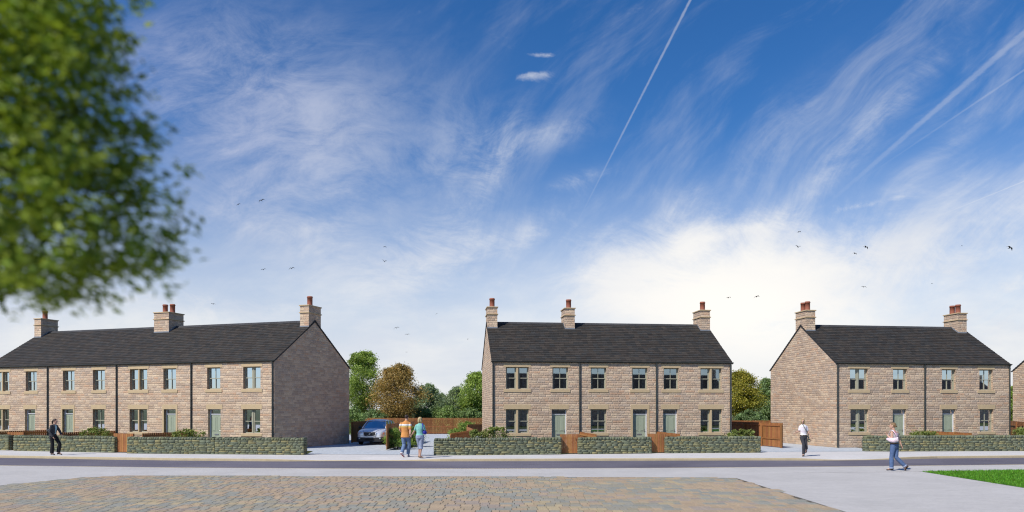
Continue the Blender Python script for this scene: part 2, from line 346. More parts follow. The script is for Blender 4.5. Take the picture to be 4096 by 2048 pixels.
def asphalt():
    m, t, b = mat('asphalt'); o = nn(t, 'ShaderNodeTexCoord').outputs['Object']
    f = noi(t, o, 0.22, 4); g = noi(t, o, 160, 3, 0.7); s = noi(t, comb(t, mth(t, 'MULTIPLY', sep(t, o)[0], 0.06), sep(t, o)[1]), 2.0, 4)
    c = ramp(t, f, [(0.3, (0.105, 0.098, 0.122)), (0.7, (0.165, 0.155, 0.185))]); c = mixc(t, 1.0, c, ramp(t, g, [(0.3, 0.7), (0.7, 1.3)]), 'MULTIPLY'); c = mixc(t, 1.0, c, ramp(t, s, [(0.35, 0.92), (0.7, 1.07)]), 'MULTIPLY')
    put(t, b.inputs['Base Color'], c); b.inputs['Roughness'].default_value = 0.85; b.inputs['Specular IOR Level'].default_value = 0.3; bump(t, b, g, 0.5, 0.01); return m
ROAD = asphalt()
def paving(name, c0, c1):
    m, t, b = mat(name); o = nn(t, 'ShaderNodeTexCoord').outputs['Object']
    f = noi(t, o, 0.5, 5); g = noi(t, o, 110, 3, 0.75); s = noi(t, comb(t, mth(t, 'MULTIPLY', sep(t, o)[0], 0.25), sep(t, o)[1]), 6.0, 5)
    c = ramp(t, mth(t, 'ADD', mth(t, 'MULTIPLY', f, 0.5), mth(t, 'MULTIPLY', s, 0.5)), [(0.32, c0), (0.68, c1)]); c = mixc(t, 1.0, c, ramp(t, g, [(0.3, 0.82), (0.7, 1.14)]), 'MULTIPLY'); c = mixc(t, 1.0, c, ramp(t, noi(t, comb(t, mth(t, 'MULTIPLY', sep(t, o)[0], 0.5), sep(t, o)[1]), 14, 6, 0.75), [(0.3, 0.88), (0.7, 1.1)]), 'MULTIPLY')
    put(t, b.inputs['Base Color'], c); b.inputs['Roughness'].default_value = 0.9; b.inputs['Specular IOR Level'].default_value = 0.2; bump(t, b, g, 0.4, 0.01); return m
PAVE = paving('pale_paving', (0.51, 0.495, 0.475), (0.64, 0.62, 0.595))
PAVE2 = paving('grey_paving', (0.42, 0.405, 0.385), (0.535, 0.515, 0.49))
def drive_mat():
    m, t, b = mat('driveway_blocks'); o = nn(t, 'ShaderNodeTexCoord').outputs['Object']
    mp = nn(t, 'ShaderNodeMapping'); put(t, mp.inputs[0], o); mp.inputs['Rotation'].default_value = (0, 0, R(40))
    br = nn(t, 'ShaderNodeTexBrick'); put(t, br.inputs['Vector'], mp.outputs[0]); br.inputs['Scale'].default_value = 1.0; br.inputs['Brick Width'].default_value = 0.24; br.inputs['Row Height'].default_value = 0.12; br.inputs['Mortar Size'].default_value = 0.007
    br.inputs['Color1'].default_value = (0.42, 0.46, 0.49, 1); br.inputs['Color2'].default_value = (0.54, 0.57, 0.6, 1); br.inputs['Mortar'].default_value = (0.3, 0.33, 0.35, 1)
    g = noi(t, o, 70, 3, 0.7); c = mixc(t, 1.0, br.outputs[0], ramp(t, g, [(0.3, 0.85), (0.7, 1.12)]), 'MULTIPLY')
    put(t, b.inputs['Base Color'], c); b.inputs['Roughness'].default_value = 0.9; b.inputs['Specular IOR Level'].default_value = 0.2; bump(t, b, mth(t, 'SUBTRACT', g, br.outputs['Fac']), 0.3, 0.01); return m
DRIVE = drive_mat()
KERB = plain('buff_kerb_stone', (0.50, 0.415, 0.265), 0.85, 0.15, 2.5, 0.2, 0.2)
SETT = attr_mat('sett_stone', 0.85, 0.3, 35, 0.5, 0.25, 0.008)
JOINT = plain('sett_joint', (0.10, 0.09, 0.07), 0.95, 0.3, 30, 0.2, 0.1)
EARTH = plain('grassy_earth', (0.055, 0.068, 0.022), 0.95, 0.4, 1.5, 0.3, 0.1)
def leaf_mat(name, trans=0.35, rough=0.55):
    m, t, b = mat(name); at_ = nn(t, 'ShaderNodeVertexColor', layer_name='col').outputs[0]
    put(t, b.inputs['Base Color'], at_); b.inputs['Roughness'].default_value = rough; b.inputs['Specular IOR Level'].default_value = 0.3
    tl = nn(t, 'ShaderNodeBsdfTranslucent'); put(t, tl.inputs[0], mixc(t, 1.0, at_, (1.25, 1.2, 0.6), 'MULTIPLY'))
    mx = nn(t, 'ShaderNodeMixShader'); mx.inputs[0].default_value = trans
    t.links.new(b.outputs[0], mx.inputs[1]); t.links.new(tl.outputs[0], mx.inputs[2]); t.links.new(mx.outputs[0], t.nodes['Material Output'].inputs[0]); return m
LEAF = leaf_mat('leaf')
BARK = plain('bark', (0.09, 0.07, 0.05), 0.9, 0.3, 8, 0.5, 0.15)

# ------------------------------------------------------------------ ground, road, pavements
def sheet(name, pts, z, m, kind='structure', uvw=None):
    b_ = bmesh.new(); vs = [b_.verts.new((x, y, z)) for x, y in pts]; f = b_.faces.new(vs)
    if f.normal.z < 0 : f.normal_flip()
    bmesh.ops.triangulate(b_, faces=b_.faces[:]); me = bpy.data.meshes.new(name); b_.to_mesh(me); b_.free()
    for pl in me.polygons:
        if pl.normal.z < 0: pl.flip()
    o = obj(name, me, m); o['kind'] = kind; return o
sheet('ground', [(-2500, -2500), (2500, -2500), (2500, 2500), (-2500, 2500)], -0.16, EARTH)
KL = [(-90, 61), (-45, 41.5), (-34, 37.3), (-23.8, 34.4), (-18.45, 33.14), (-14.5, 32.45), (-10.64, 31.98), (-9.6, 31.95), (-8.4, 32.1), (-5.97, 32.2), (-4.2, 32.15), (-3.11, 31.98), (0.5, 32.1), (3.84, 32.3), (10.47, 32.55), (12.6, 32.5), (13.66, 32.45), (15.6, 32.7), (17.38, 33.14), (19.46, 33.85), (23.8, 34.4), (34, 36.2), (45, 38.5), (90, 50)]
def kz(x): 
    d = 0.0
    for x0, x1, x2, x3 in ((-10.2, -8.8, -4.6, -3.3), (12.9, 14, 16.2, 17.6)):
        if x0 < x < x3: d = min(1, (x - x0) / (x1 - x0), (x3 - x) / (x3 - x2))
    return -0.075 * d
NL = [(-90, 51), (-45, 34), (-30, 30.2), (-19.6, 28.34), (-12.38, 27.3), (-5.87, 26.85), (-0.44, 26.85), (5.07, 27.1), (12.73, 27.86), (19.95, 28.83), (30, 30.5), (45, 33.4), (90, 45)]
def dens(L, step=0.6):
    out = []
    for (x0, y0), (x1, y1) in zip(L, L[1:]):
        n = max(1, int(abs(x1 - x0) / step)) if abs(x0) < 40 else 1
        out += [(x0 + (x1 - x0) * i / n, y0 + (y1 - y0) * i / n) for i in range(n)]
    return out + [L[-1]]
KD = dens(KL)
sheet('road', [(x, y + 0.05) for x, y in KL] + NL[::-1], -0.1, ROAD)
mk = MB(); n = len(KD)       # far kerb: top and face
for k, (dy_, zz) in enumerate(((0.0, -0.13), (0.0, -0.01), (0.012, 0.002), (0.13, 0.002))): mk.v += [(x, y + dy_, zz + (kz(x) if zz > -0.1 else 0)) for x, y in KD]
for k in range(3): mk.f += [(k * n + i, k * n + i + 1, (k + 1) * n + i + 1, (k + 1) * n + i) for i in range(n - 1)]
o = obj('kerb', mk, KERB); o['kind'] = 'structure'
# far pavement: slopes down to the dropped kerbs, then flat back to the garden walls
WL = [(-90, 65), (-34, 42.2), (-26.85, 39.2), (-25.8, 38.8), (-19.65, 37.0), (-18.74, 36.4), (-9.8, 35.36), (-3.66, 34.9), (2.36, 35.6), (3.18, 35.8), (6.8, 36.4), (7.5, 36.6), (12.4, 37.2), (17.9, 37.65), (19.24, 38.0), (26.37, 38.5), (34, 39.8), (90, 53)]
def backy(x):
    for (x0, y0), (x1, y1) in zip(WL, WL[1:]):
        if x0 <= x <= x1: return y0 + (y1 - y0) * (x - x0) / (x1 - x0)
    return WL[-1][1]
mp_ = MB()
for k in range(3):
    for x, y in KD:
        yb = backy(x); mp_.v.append((x, (y + 0.13, y + 0.13 + min(0.9, (yb - y) * .4), yb)[k], (kz(x), 0, 0)[k]))
for k in range(2): mp_.f += [(k * n + i, k * n + i + 1, (k + 1) * n + i + 1, (k + 1) * n + i) for i in range(n - 1)]
o = obj('pavement', mp_, PAVE); o['kind'] = 'structure'
# near side
sheet('near_pavement', [(x, y - 0.12) for x, y in NL] + [(90, 2), (-90, 2)], 0.0, PAVE2)
mk = MB(); ND = NL; n = len(ND)
for dy_, zz in ((0.0, -0.13), (0.0, 0.002), (-0.12, 0.002)): mk.v += [(x, y + dy_, zz) for x, y in ND]
for k in range(2): mk.f += [(k * n + i + 1, k * n + i, (k + 1) * n + i, (k + 1) * n + i + 1) for i in range(n - 1)]
o = obj('near_kerb', mk, KERB); o['kind'] = 'structure'
sheet('driveway', [(-9.8, 35.35), (-3.66, 34.9), (-3.2, 38), (-3.0, 41), (-1.9, 49.5), (-2.2, 64.5), (-16, 64.5), (-12, 50), (-10.5, 47.2), (-12.6, 39.4), (-10.2, 38)], 0.004, DRIVE)
sheet('second_driveway', [(12.4, 37.22), (17.9, 37.66), (19.0, 38.1), (19.3, 41.6), (17.2, 49.2), (17.9, 51.5), (11, 51.5), (13.0, 41)], 0.004, DRIVE)
# two thin drain lines where the drives meet the pavement
b_ = MB(); b_.quad((-9.85, 35.30, .006), (-3.66, 34.85, .006), (-3.66, 34.89, .006), (-9.85, 35.345, .006)); o = obj('drive_edging', b_, JOINT); o['kind'] = 'structure'
# garden beds behind the walls
sheet('garden', [(-34, 42.2), (-26.85, 39.2), (-19.65, 37.0), (-9.8, 35.4), (-10.2, 38), (-12.6, 39.5), (-33, 46.2)], -0.01, EARTH)
sheet('middle_garden', [(-3.66, 34.92), (12.4, 37.24), (13.0, 41), (12.4, 41.6), (-1.1, 40), (-3.0, 41)], -0.01, EARTH)
sheet('right_garden', [(19.0, 37.8), (26.37, 38.5), (36, 40.2), (35, 46), (19.3, 41.5)], -0.01, EARTH)

b_ = MB(); b_.quad((9.5, 25.05, .004), (14.1, 25.43, .004), (14.1, 25.47, .004), (9.5, 25.07, .004)); b_.quad((14.1, 25.43, .004), (30, 28.15, .004), (30, 28.19, .004), (14.1, 25.47, .004)); o = obj('paving_joint', b_, JOINT); o['kind'] = 'structure'
# setts in the foreground: every block its own face group, dark joints below
def inside(px_, py_, poly):
    r = False; j = len(poly) - 1
    for i in range(len(poly)):
        (xi, yi), (xj, yj) = poly[i], poly[j]
        if (yi > py_) != (yj > py_) and px_ < (xj - xi) * (py_ - yi) / (yj - yi) + xi: r = not r
        j = i
    return r
SP = [(-14.4, 19.6), (-14.2, 20.7), (-13.85, 22.6), (-13.0, 23.75), (-10.9, 23.92), (-5.16, 23.57), (4.36, 23.35), (6.99, 23.06), (6.97, 17.7), (6.97, 9), (-19, 9), (-19, 16)]
SP = [(-19, 9), (-18.5, 14), (-14.6, 20.4), (-13.5, 23.2), (-12.6, 23.85), (-10.9, 23.95), (-5.16, 23.6), (4.36, 23.38), (6.99, 23.08), (6.97, 9)]
sheet('paving_bed', SP, 0.004, JOINT)
sb = MB(); random.seed(3); y = 9.1
PAL = [(0.385, 0.295, 0.195), (0.355, 0.28, 0.19), (0.29, 0.27, 0.215), (0.265, 0.262, 0.222), (0.40, 0.325, 0.20), (0.32, 0.265, 0.215), (0.375, 0.285, 0.19), (0.31, 0.275, 0.195)]
while y < 24:
    h = random.choice((0.29, 0.32, 0.33)); x = -19.2 + random.random() * 0.3; g = 0.0045
    while x < 7.1:
        wd = random.choice((0.17, 0.22, 0.22, 0.27, 0.34))
        # patches of tan, blue-grey and buff as laid
        f = mnoise.noise(Vector((x * 0.45, y * 0.55, 1.7))) + random.uniform(-0.35, 0.35)
        c = PAL[random.choice((0, 1, 6, 5))] if f > 0.05 else (PAL[random.choice((2, 3, 3, 7))] if f > -0.3 else PAL[random.choice((4, 7, 0, 2))])
        k = random.uniform(0.93, 1.08); sb.col = tuple(v * k for v in c)
        for (bx0, bx1, by0, by1) in ([(x, x + wd, y, y + h)] if random.random() > 0.05 else [(x, x + wd, y, y + h / 2), (x, x + wd, y + h / 2, y + h)]):
            if inside((bx0 + bx1) / 2, (by0 + by1) / 2, SP):
                x0, x1, y0, y1 = bx0 + g, bx1 - g, by0 + g, by1 - g; zt = 0.0125 + random.uniform(-.001, .001); e = 0.007
                sb.add([(x0, y0, 0.003), (x1, y0, 0.003), (x1, y1, 0.003), (x0, y1, 0.003), (x0 + e, y0 + e, zt), (x1 - e, y0 + e, zt), (x1 - e, y1 - e, zt), (x0 + e, y1 - e, zt)],
                       [(4, 5, 6, 7), (0, 1, 5, 4), (1, 2, 6, 5), (2, 3, 7, 6), (3, 0, 4, 7)])
        x += wd
    y += h
o = obj('paving', sb, SETT, col=True); o['kind'] = 'structure'
# lawn
LP = [(14.16, 25.55), (30, 28.3), (30, 14), (20, 14.5), (13.98, 20.2)]
LP = [(14.1, 25.5), (18.12, 26.15), (34, 28.9), (34, 12), (16, 17.2)]
LPX = [(14.1, 25.5), (18.12, 26.15), (34, 28.9), (34, 8), (10.3, 8)]
def lawn_left(y): return 14.1 + (25.5 - y) * (13.98 - 14.1) / (25.5 - 20.2)
LPX = [(14.1, 25.5), (18.12, 26.15), (34, 28.9), (34, 6), (13.7, 6), (13.98, 20.2)]
LAWN = plain('lawn_soil', (0.06, 0.16, 0.012), 0.95, 0.3, 3, 0.3, 0.1)
sheet('lawn', LPX, 0.006, LAWN)
rng = np.random.default_rng(5); N = 60000
gx = rng.uniform(13.6, 22, N); gy = rng.uniform(12, 26.9, N)
ytop = np.where(gx < 18.12, 25.5 + (gx - 14.1) * .1617, 26.15 + (gx - 18.12) * .1732); xl = 13.98 + (gy - 20.2) * 0.0226
k = (gy < ytop + rng.normal(0, .03, N)) & (gx > xl + rng.normal(0, .03, N)); gx = gx[k]; gy = gy[k]; N = len(gx)
hh = rng.uniform(.03, .075, N); an = rng.uniform(0, 6.28, N); wd = rng.uniform(.006, .014, N); lx = rng.normal(0, .02, N); ly = rng.normal(0, .02, N)
V = np.zeros((N, 3, 3), np.float32); V[:, 0] = np.c_[gx - wd * np.cos(an), gy - wd * np.sin(an), np.full(N, .006)]; V[:, 1] = np.c_[gx + wd * np.cos(an), gy + wd * np.sin(an), np.full(N, .006)]; V[:, 2] = np.c_[gx + lx, gy + ly, hh + .006]
def np_mesh(name, V, cols, m, smooth=False):
    N, k, _ = V.shape; me = bpy.data.meshes.new(name); me.vertices.add(N * k); me.vertices.foreach_set('co', V.reshape(-1).astype(np.float32))
    me.loops.add(N * k); me.loops.foreach_set('vertex_index', np.arange(N * k, dtype=np.int32)); me.polygons.add(N)
    me.polygons.foreach_set('loop_start', np.arange(0, N * k, k, dtype=np.int32)); me.update(calc_edges=True)
    at_ = me.color_attributes.new('col', 'FLOAT_COLOR', 'POINT'); C4 = np.ones((N, k, 4), np.float32); C4[:, :, :3] = cols[:, None, :]; at_.data.foreach_set('color', C4.reshape(-1))
    return me
gc = np.array([0.125, 0.32, 0.025]) * rng.uniform(.6, 1.35, (N, 1)) * (1 + rng.normal(0, .1, (N, 3)))
o = obj('grass', np_mesh('grass', V, gc.astype(np.float32), LEAF), LEAF); tag(o, 'bright green mown grass of the corner lawn', 'grass', kind='stuff')

# ------------------------------------------------------------------ houses
HE, HR, DEP = 4.756, 7.253, 7.66
ZG0, ZG1, ZGL, ZGS = 0.86, 2.15, 2.41, 0.70          # ground floor: opening, lintel top, sill bottom
ZU0, ZU1, ZUL, ZUS = 3.25, 4.43, 4.655, 3.07
def add_window(parent, u0, u1, z0, z1, zl, zs, style, curtain, over=0.12):
    """style: single | stone (stone mullion) | timber (timber mullion)"""
    d = 0.15; f = MB(); g = MB(); W_ = u1 - u0
    def leafs(a, b):       # one sash light with frame
        t = 0.05; f.box(a, a + t, d, d + 0.07, z0, z1); f.box(b - t, b, d, d + 0.07, z0, z1); f.box(a + t, b - t, d, d + 0.07, z0, z0 + t); f.box(a + t, b - t, d, d + 0.07, z1 - t, z1)
        zm = (z0 + z1) / 2; f.box(a + t, b - t, d - 0.012, d + 0.05, zm - 0.02, zm + 0.02)
        # upper sash stands proud of the lower one
        s_ = 0.028; f.box(a + t, a + t + s_, d + 0.008, d + 0.05, zm + .02, z1 - t); f.box(b - t - s_, b - t, d + 0.008, d + 0.05, zm + .02, z1 - t); f.box(a + t, a + t + s_, d + 0.03, d + 0.06, z0 + t, zm - .02); f.box(b - t - s_, b - t, d + 0.03, d + 0.06, z0 + t, zm - .02)
        g.quad((a + t, d + .028, zm + .02), (b - t, d + .028, zm + .02), (b - t, d + .028, z1 - t), (a + t, d + .028, z1 - t)); g.quad((a + t, d + .045, z0 + t), (b - t, d + .045, z0 + t), (b - t, d + .045, zm - .02), (a + t, d + .045, zm - .02))
    if style == 'single':
        leafs(u0, u1); m_ = (u0 + u1) / 2; f.box(m_ - .014, m_ + .014, d + .008, d + .05, z0 + .05, (z0 + z1) / 2 - .02); f.box(m_ - .014, m_ + .014, d + .004, d + .05, (z0 + z1) / 2 + .02, z1 - .05)
    else:
        h = 0.055 if style == 'stone' else 0.03; m_ = (u0 + u1) / 2; leafs(u0, m_ - h); leafs(m_ + h, u1)
        if style == 'timber': f.box(m_ - h, m_ + h, d - .03, d + .07, z0, z1)
    wd = obj('window', f, FRAME, parent); obj('pane', g, WGLASS[0], wd)
    s_ = MB(); s_.bbox(u0 - over, u1 + over, -0.03, 0.02, zs, z0 - .012, .006); s_.box(u0 + .001, u1 - .001, 0.02, d + .01, z0 - .09, z0 - .004); obj('sill', s_, SAND, wd)
    l_ = MB(); l_.bbox(u0 - over, u1 + over, -0.014, 0.05, z1 + .002, zl, .005); obj('lintel', l_, SAND, wd)
    if style == 'stone':
        s_ = MB(); s_.bbox(m_ - .052, m_ + .052, 0.02, 0.22, z0 - .003, z1 + .001, .008); obj('mullion', s_, SAND, wd)
    if curtain:
        n = 9
        for a, b in ((u0 + .03, u0 + .03 + W_ * .2), (u1 - .03 - W_ * .22, u1 - .03)):
            c = MB(); pts = [(a + (b - a) * i / n, d + .2 + .02 * (-1) ** i) for i in range(n + 1)]
            for (x0, y0), (x1, y1) in zip(pts, pts[1:]): c.quad((x0, y0, z0 - .05), (x1, y1, z0 - .05), (x1, y1, z1 + .02), (x0, y0, z1 + .02))
            obj('curtain', c, CURT, wd)
    return wd
def add_door(parent, u0, u1, surround):
    z1 = ZG1; d = 0.17; zt = 1.88; t = 0.05; b = MB()
    a0, a1 = u0 + t, u1 - t
    b.box(a0, a1, d + .02, d + .065, 0.03, zt - .02)
    m_ = (a0 + a1) / 2
    for x0, x1 in ((a0 + .07, m_ - .035), (m_ + .035, a1 - .07)):
        for za, zb in ((0.93, zt - .13), (0.16, 0.62)):
            # moulding then raised field
            e = 0.022; b.box(x0, x1, d + .012, d + .022, za, za + e); b.box(x0, x1, d + .012, d + .022, zb - e, zb); b.box(x0, x0 + e, d + .012, d + .022, za + e, zb - e); b.box(x1 - e, x1, d + .012, d + .022, za + e, zb - e)
            b.bbox(x0 + .045, x1 - .045, d + .008, d + .03, za + .045, zb - .045, .01)
    do = obj('door', b, DOORP, parent)
    f = MB(); f.box(u0, a0, d - .02, d + .07, 0, z1); f.box(a1, u1, d - .02, d + .07, 0, z1); f.box(a0, a1, d - .02, d + .07, z1 - t, z1); f.box(a0, a1, d - .015, d + .07, zt - .02, zt + .02); obj('frame', f, WHITE, do)
    g = MB(); g.quad((a0, d + .03, zt + .02), (a1, d + .03, zt + .02), (a1, d + .03, z1 - t), (a0, d + .03, z1 - t)); obj('pane', g, WGLASS[0], do)
    l = MB(); l.bbox(m_ - .13, m_ + .13, d - .005, d + .022, 0.74, 0.80, .006); obj('letterbox', l, CHROME, do)
    h = MB(); h.tube([(a1 - .05, d + .02, .98), (a1 - .05, d - .03, .98), (a1 - .14, d - .035, .98)], .011, 6); h.box(a1 - .065, a1 - .035, d + .012, d + .021, .9, 1.05); obj('handle', h, CHROME, do)
    s_ = MB(); s_.bbox(u0 - .12, u1 + .12, -0.014, .06, z1 + .002, ZGL, .005)
    if surround:
        s_.bbox(u0 - .12, u0, -0.014, .17, 0, z1 + .002, .005); s_.bbox(u1, u1 + .12, -0.014, .17, 0, z1 + .002, .005)
    obj('lintel' if not surround else 'surround', s_, SAND, do)
    st = MB(); st.bbox(u0 - .05, u1 + .05, -.25, .16, -.02, .05, .01); obj('doorstep', st, SAND, do)
def house(label, P, t, L, wins, doors, dps, chims, seed, curtains, plain_front=False):
    random.seed(seed); WGLASS[0] = GLASS if seed == 2 else GLASS_B; H = empty('terraced_house', (P[0], P[1], 0), t); tag(H, label, 'house', 'stone houses along the street')
    # ---- walls with real openings and reveals
    ops = [(w_[0], w_[1], ZG0, ZG1) for w_ in wins if w_[2] == 'g'] + [(w_[0], w_[1], ZU0, ZU1) for w_ in wins if w_[2] == 'u'] + [(d_[0], d_[1], 0.0, ZG1) for d_ in doors]
    wb = MB(); us = sorted({0, L, *[o[0] for o in ops], *[o[1] for o in ops]}); zs = sorted({-.15, 0, HE, *[o[2] for o in ops], *[o[3] for o in ops]})
    for a, b in zip(us, us[1:]):
        for c, d in zip(zs, zs[1:]):
            mu, mz = (a + b) / 2, (c + d) / 2
            if any(o[0] < mu < o[1] and o[2] < mz < o[3] for o in ops): continue
            wb.quad((a, 0, c), (b, 0, c), (b, 0, d), (a, 0, d))
    r_ = 0.26
    for a, b, c, d in ops:
        wb.quad((a, 0, c), (a, 0, d), (a, r_, d), (a, r_, c)); wb.quad((b, 0, d), (b, 0, c), (b, r_, c), (b, r_, d)); wb.quad((a, 0, d), (b, 0, d), (b, r_, d), (a, r_, d)); wb.quad((b, 0, c), (a, 0, c), (a, r_, c), (b, r_, c))
    wb.quad((L, DEP, -.15), (0, DEP, -.15), (0, DEP, HE), (L, DEP, HE))
    wb.add([(0, DEP, -.15), (0, 0, -.15), (0, 0, HE), (0, DEP / 2, HR - .03), (0, DEP, HE)], [(0, 1, 2, 3, 4)])
    wb.add([(L, 0, -.15), (L, DEP, -.15), (L, DEP, HE), (L, DEP / 2, HR - .03), (L, 0, HE)], [(0, 1, 2, 3, 4)])
    obj('wall', wb, STONE, H, uv=True)
    rm = MB()       # rooms behind the glass
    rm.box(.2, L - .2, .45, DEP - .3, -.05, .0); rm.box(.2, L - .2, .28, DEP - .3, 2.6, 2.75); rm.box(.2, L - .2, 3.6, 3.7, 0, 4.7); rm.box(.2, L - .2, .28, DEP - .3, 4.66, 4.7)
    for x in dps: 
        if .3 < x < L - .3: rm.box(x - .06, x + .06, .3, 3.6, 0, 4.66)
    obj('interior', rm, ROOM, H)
    # ---- roof: slates laid in courses on both slopes
    rb = MB(); sl = math.hypot(DEP / 2, HR - HE); ca, sa = (DEP / 2) / sl, (HR - HE) / sl; cs = 0.212; nC = int((sl + .12) / cs) + 1; th = 0.02
    def rp(u, s, h, back):     # point at distance s up the slope from the eaves, h above the deck
        v = s * ca - h * sa; z = HE + s * sa + h * ca; return (u, DEP - v if back else v, z)
    for back in (False, True):
        for k in range(nC):
            s0 = -.13 + k * cs; s1 = min(s0 + cs + .03, sl + .0); 
            if s0 > sl - .05: break
            u = -.045 - (0.13 if k % 2 else 0)
            while u < L + .04:
                u1 = min(u + .28 + random.uniform(-.02, .02), L + .045); ua = max(u, -.045); 
                kk = random.uniform(.8, 1.22); tn = random.choice(((.041, .038, .034), (.046, .039, .033), (.038, .037, .035), (.049, .042, .035)))
                rb.col = tuple(c * kk for c in tn); hj = random.uniform(0, .005)
                A, B_, C_, D_ = rp(ua + .003, s0, .034 + hj, back), rp(u1 - .003, s0, .034 + hj, back), rp(u1 - .003, s1, .012 + hj, back), rp(ua + .003, s1, .012 + hj, back); E_, F_ = rp(ua + .003, s0, .008, back), rp(u1 - .003, s0, .008, back)
                if u1 - ua > .02:
                    rb.add([A, B_, C_, D_, E_, F_], [(0, 1, 2, 3), (4, 5, 1, 0)] if not back else [(3, 2, 1, 0), (0, 1, 5, 4)])
                u = u1
    rb.col = (.035, .035, .036)   # deck, verge edges
    for back in (False, True):
        rb.quad(rp(-.035, -.1, .006, back), rp(L + .035, -.1, .006, back), rp(L + .035, sl, .006, back), rp(-.035, sl, .006, back))
        for x0, x1 in ((-.036, .0), (L, L + .036)):
            A = [rp(x0, -.12, -.05, back), rp(x1, -.12, -.05, back), rp(x1, sl, -.05, back), rp(x0, sl, -.05, back)]; B_ = [rp(x0, -.12, .02, back), rp(x1, -.12, .02, back), rp(x1, sl, .02, back), rp(x0, sl, .02, back)]
            rb.add(A + B_, [(0, 1, 2, 3), (4, 5, 6, 7), (0, 1, 5, 4), (1, 2, 6, 5), (2, 3, 7, 6), (3, 0, 4, 7)])
    u = -.04
    while u < L:                  # ridge tiles
        u1 = min(u + .45, L + .04); k = random.uniform(.85, 1.2); rb.col = (.05 * k, .05 * k, .052 * k); y0 = DEP / 2
        pr = [(-.16, -.115), (-.15, -.075), (-.05, .012), (0, .035), (.05, .012), (.15, -.075), (.16, -.115)]
        rb.add([(u + .004, y0 + a_, HR + .03 + b_) for a_, b_ in pr] + [(u1 - .004, y0 + a_, HR + .03 + b_) for a_, b_ in pr], [(i, i + 1, i + 8, i + 7) for i in range(6)] + [tuple(range(7)), tuple(range(13, 6, -1))]); u = u1
    obj('roof', rb, SLATE, H, col=True)
    # ---- rainwater goods
    g = MB(); n = 10; prof = [(-.055 + .062 * math.cos(math.pi * (1 + i / n)), .062 * math.sin(math.pi * (1 + i / n))) for i in range(n + 1)]; prof += [(y * .86 - .008, z * .86) for y, z in prof[::-1]]
    g.loft([[(x, y - .015, HE + z) for y, z in prof] for x in (-.07, L + .07)]); g.box(-.02, L + .02, -.02, -.004, HE - .075, HE + .02); obj('gutter', g, METAL, H)
    for x in dps:
        x = min(max(x, .04), L - .04)
        g = MB(); g.tube([(x, -.07, HE - .05), (x, -.07, HE - .1), (x, -.055, HE - .2), (x, -.055, .05), (x, -.1, -.0)], .038, 10)
        for z in (.9, 2.2, 3.5, 4.45): g.tube([(x, -.055, z), (x, -.055, z + .07)], .047, 10)
        obj('downpipe', g, METAL, H, smooth=False)
    # ---- chimneys
    for (c0, c1, pots) in chims:
        v0, v1 = DEP / 2 - .62, DEP / 2 + .62; zt = 8.13; b = MB(); b.box(c0, c1, v0, v1, HE + v0 / (DEP / 2) * (HR - HE) - .3, zt - .06)
        ch = obj('chimney', b, STONE, H, uv=True)
        c = MB(); c.bbox(c0 - .05, c1 + .05, v0 - .05, v1 + .05, zt - .06, zt, .008); obj('cap', c, SAND, ch)
        c = MB(); c.bbox(c0 - .05, c1 + .05, v0 - .05, v1 + .05, zt - .47, zt - .415, .008); obj('band', c, SAND, ch)
        fl = MB(); zr = HE + v0 / (DEP / 2) * (HR - HE); e = .012; fl.box(c0 - e, c1 + e, v0 - e, v0 + .01, zr - .02, zr + .085)
        for sgn, x in ((-1, c0), (1, c1)):
            if .3 < x < L - .3:
                for back in (0, 1):
                    for i in range(5):
                        va, vb = v0 + (DEP / 2 - v0) * i / 5, v0 + (DEP / 2 - v0) * (i + 1) / 5; za = HE + va / (DEP / 2) * (HR - HE); zb2 = HE + vb / (DEP / 2) * (HR - HE)
                        ya, yb = (va, vb) if not back else (DEP - vb, DEP - va); fl.box(min(x, x + sgn * e), max(x, x + sgn * e), ya, yb, za - .05, zb2 + .06)
        obj('flashing', fl, LEAD, ch)
        mx = (c0 + c1) / 2
        for i in range(pots):
            if pots == 1: X, Y = mx + .02, DEP / 2 - .1
            elif c1 - c0 > .9: X, Y = mx + (i - .5) * .56, DEP / 2 - .0
            else: X, Y = mx, DEP / 2 + (i - .5) * .5
            pr = [(.165, 0), (.165, .04), (.15, .06), (.15, .46), (.172, .465), (.172, .495), (.152, .5), (.152, .55), (.125, .55), (.12, .3)]
            pb = MB(); pb.loft([[(X + r * math.cos(2 * math.pi * k / 20), Y + r * math.sin(2 * math.pi * k / 20), zt + z) for k in range(20)] for r, z in pr]); obj('pot', pb, POT, ch, smooth=True)
            ch.children[-1].data.polygons.foreach_set('use_smooth', [len(p_.vertices) == 4 for p_ in ch.children[-1].data.polygons])
    # ---- windows and doors
    for (u0, u1, fl_, st) in wins: add_window(H, u0, u1, *((ZG0, ZG1, ZGL, ZGS) if fl_ == 'g' else (ZU0, ZU1, ZUL, ZUS)), st, curtains)
    for (u0, u1, sr) in doors: add_door(H, u0, u1, sr)
    return H
TL, TM, TR = -0.3152, 0.1114, 0.1335
OL = 20.9
PLx, PLy = -12.6006, 39.2133
PL = (PLx - OL * math.cos(TL), PLy - OL * math.sin(TL))
sh = lambda l: [(a + OL, b + OL, *r) for a, b, *r in l]
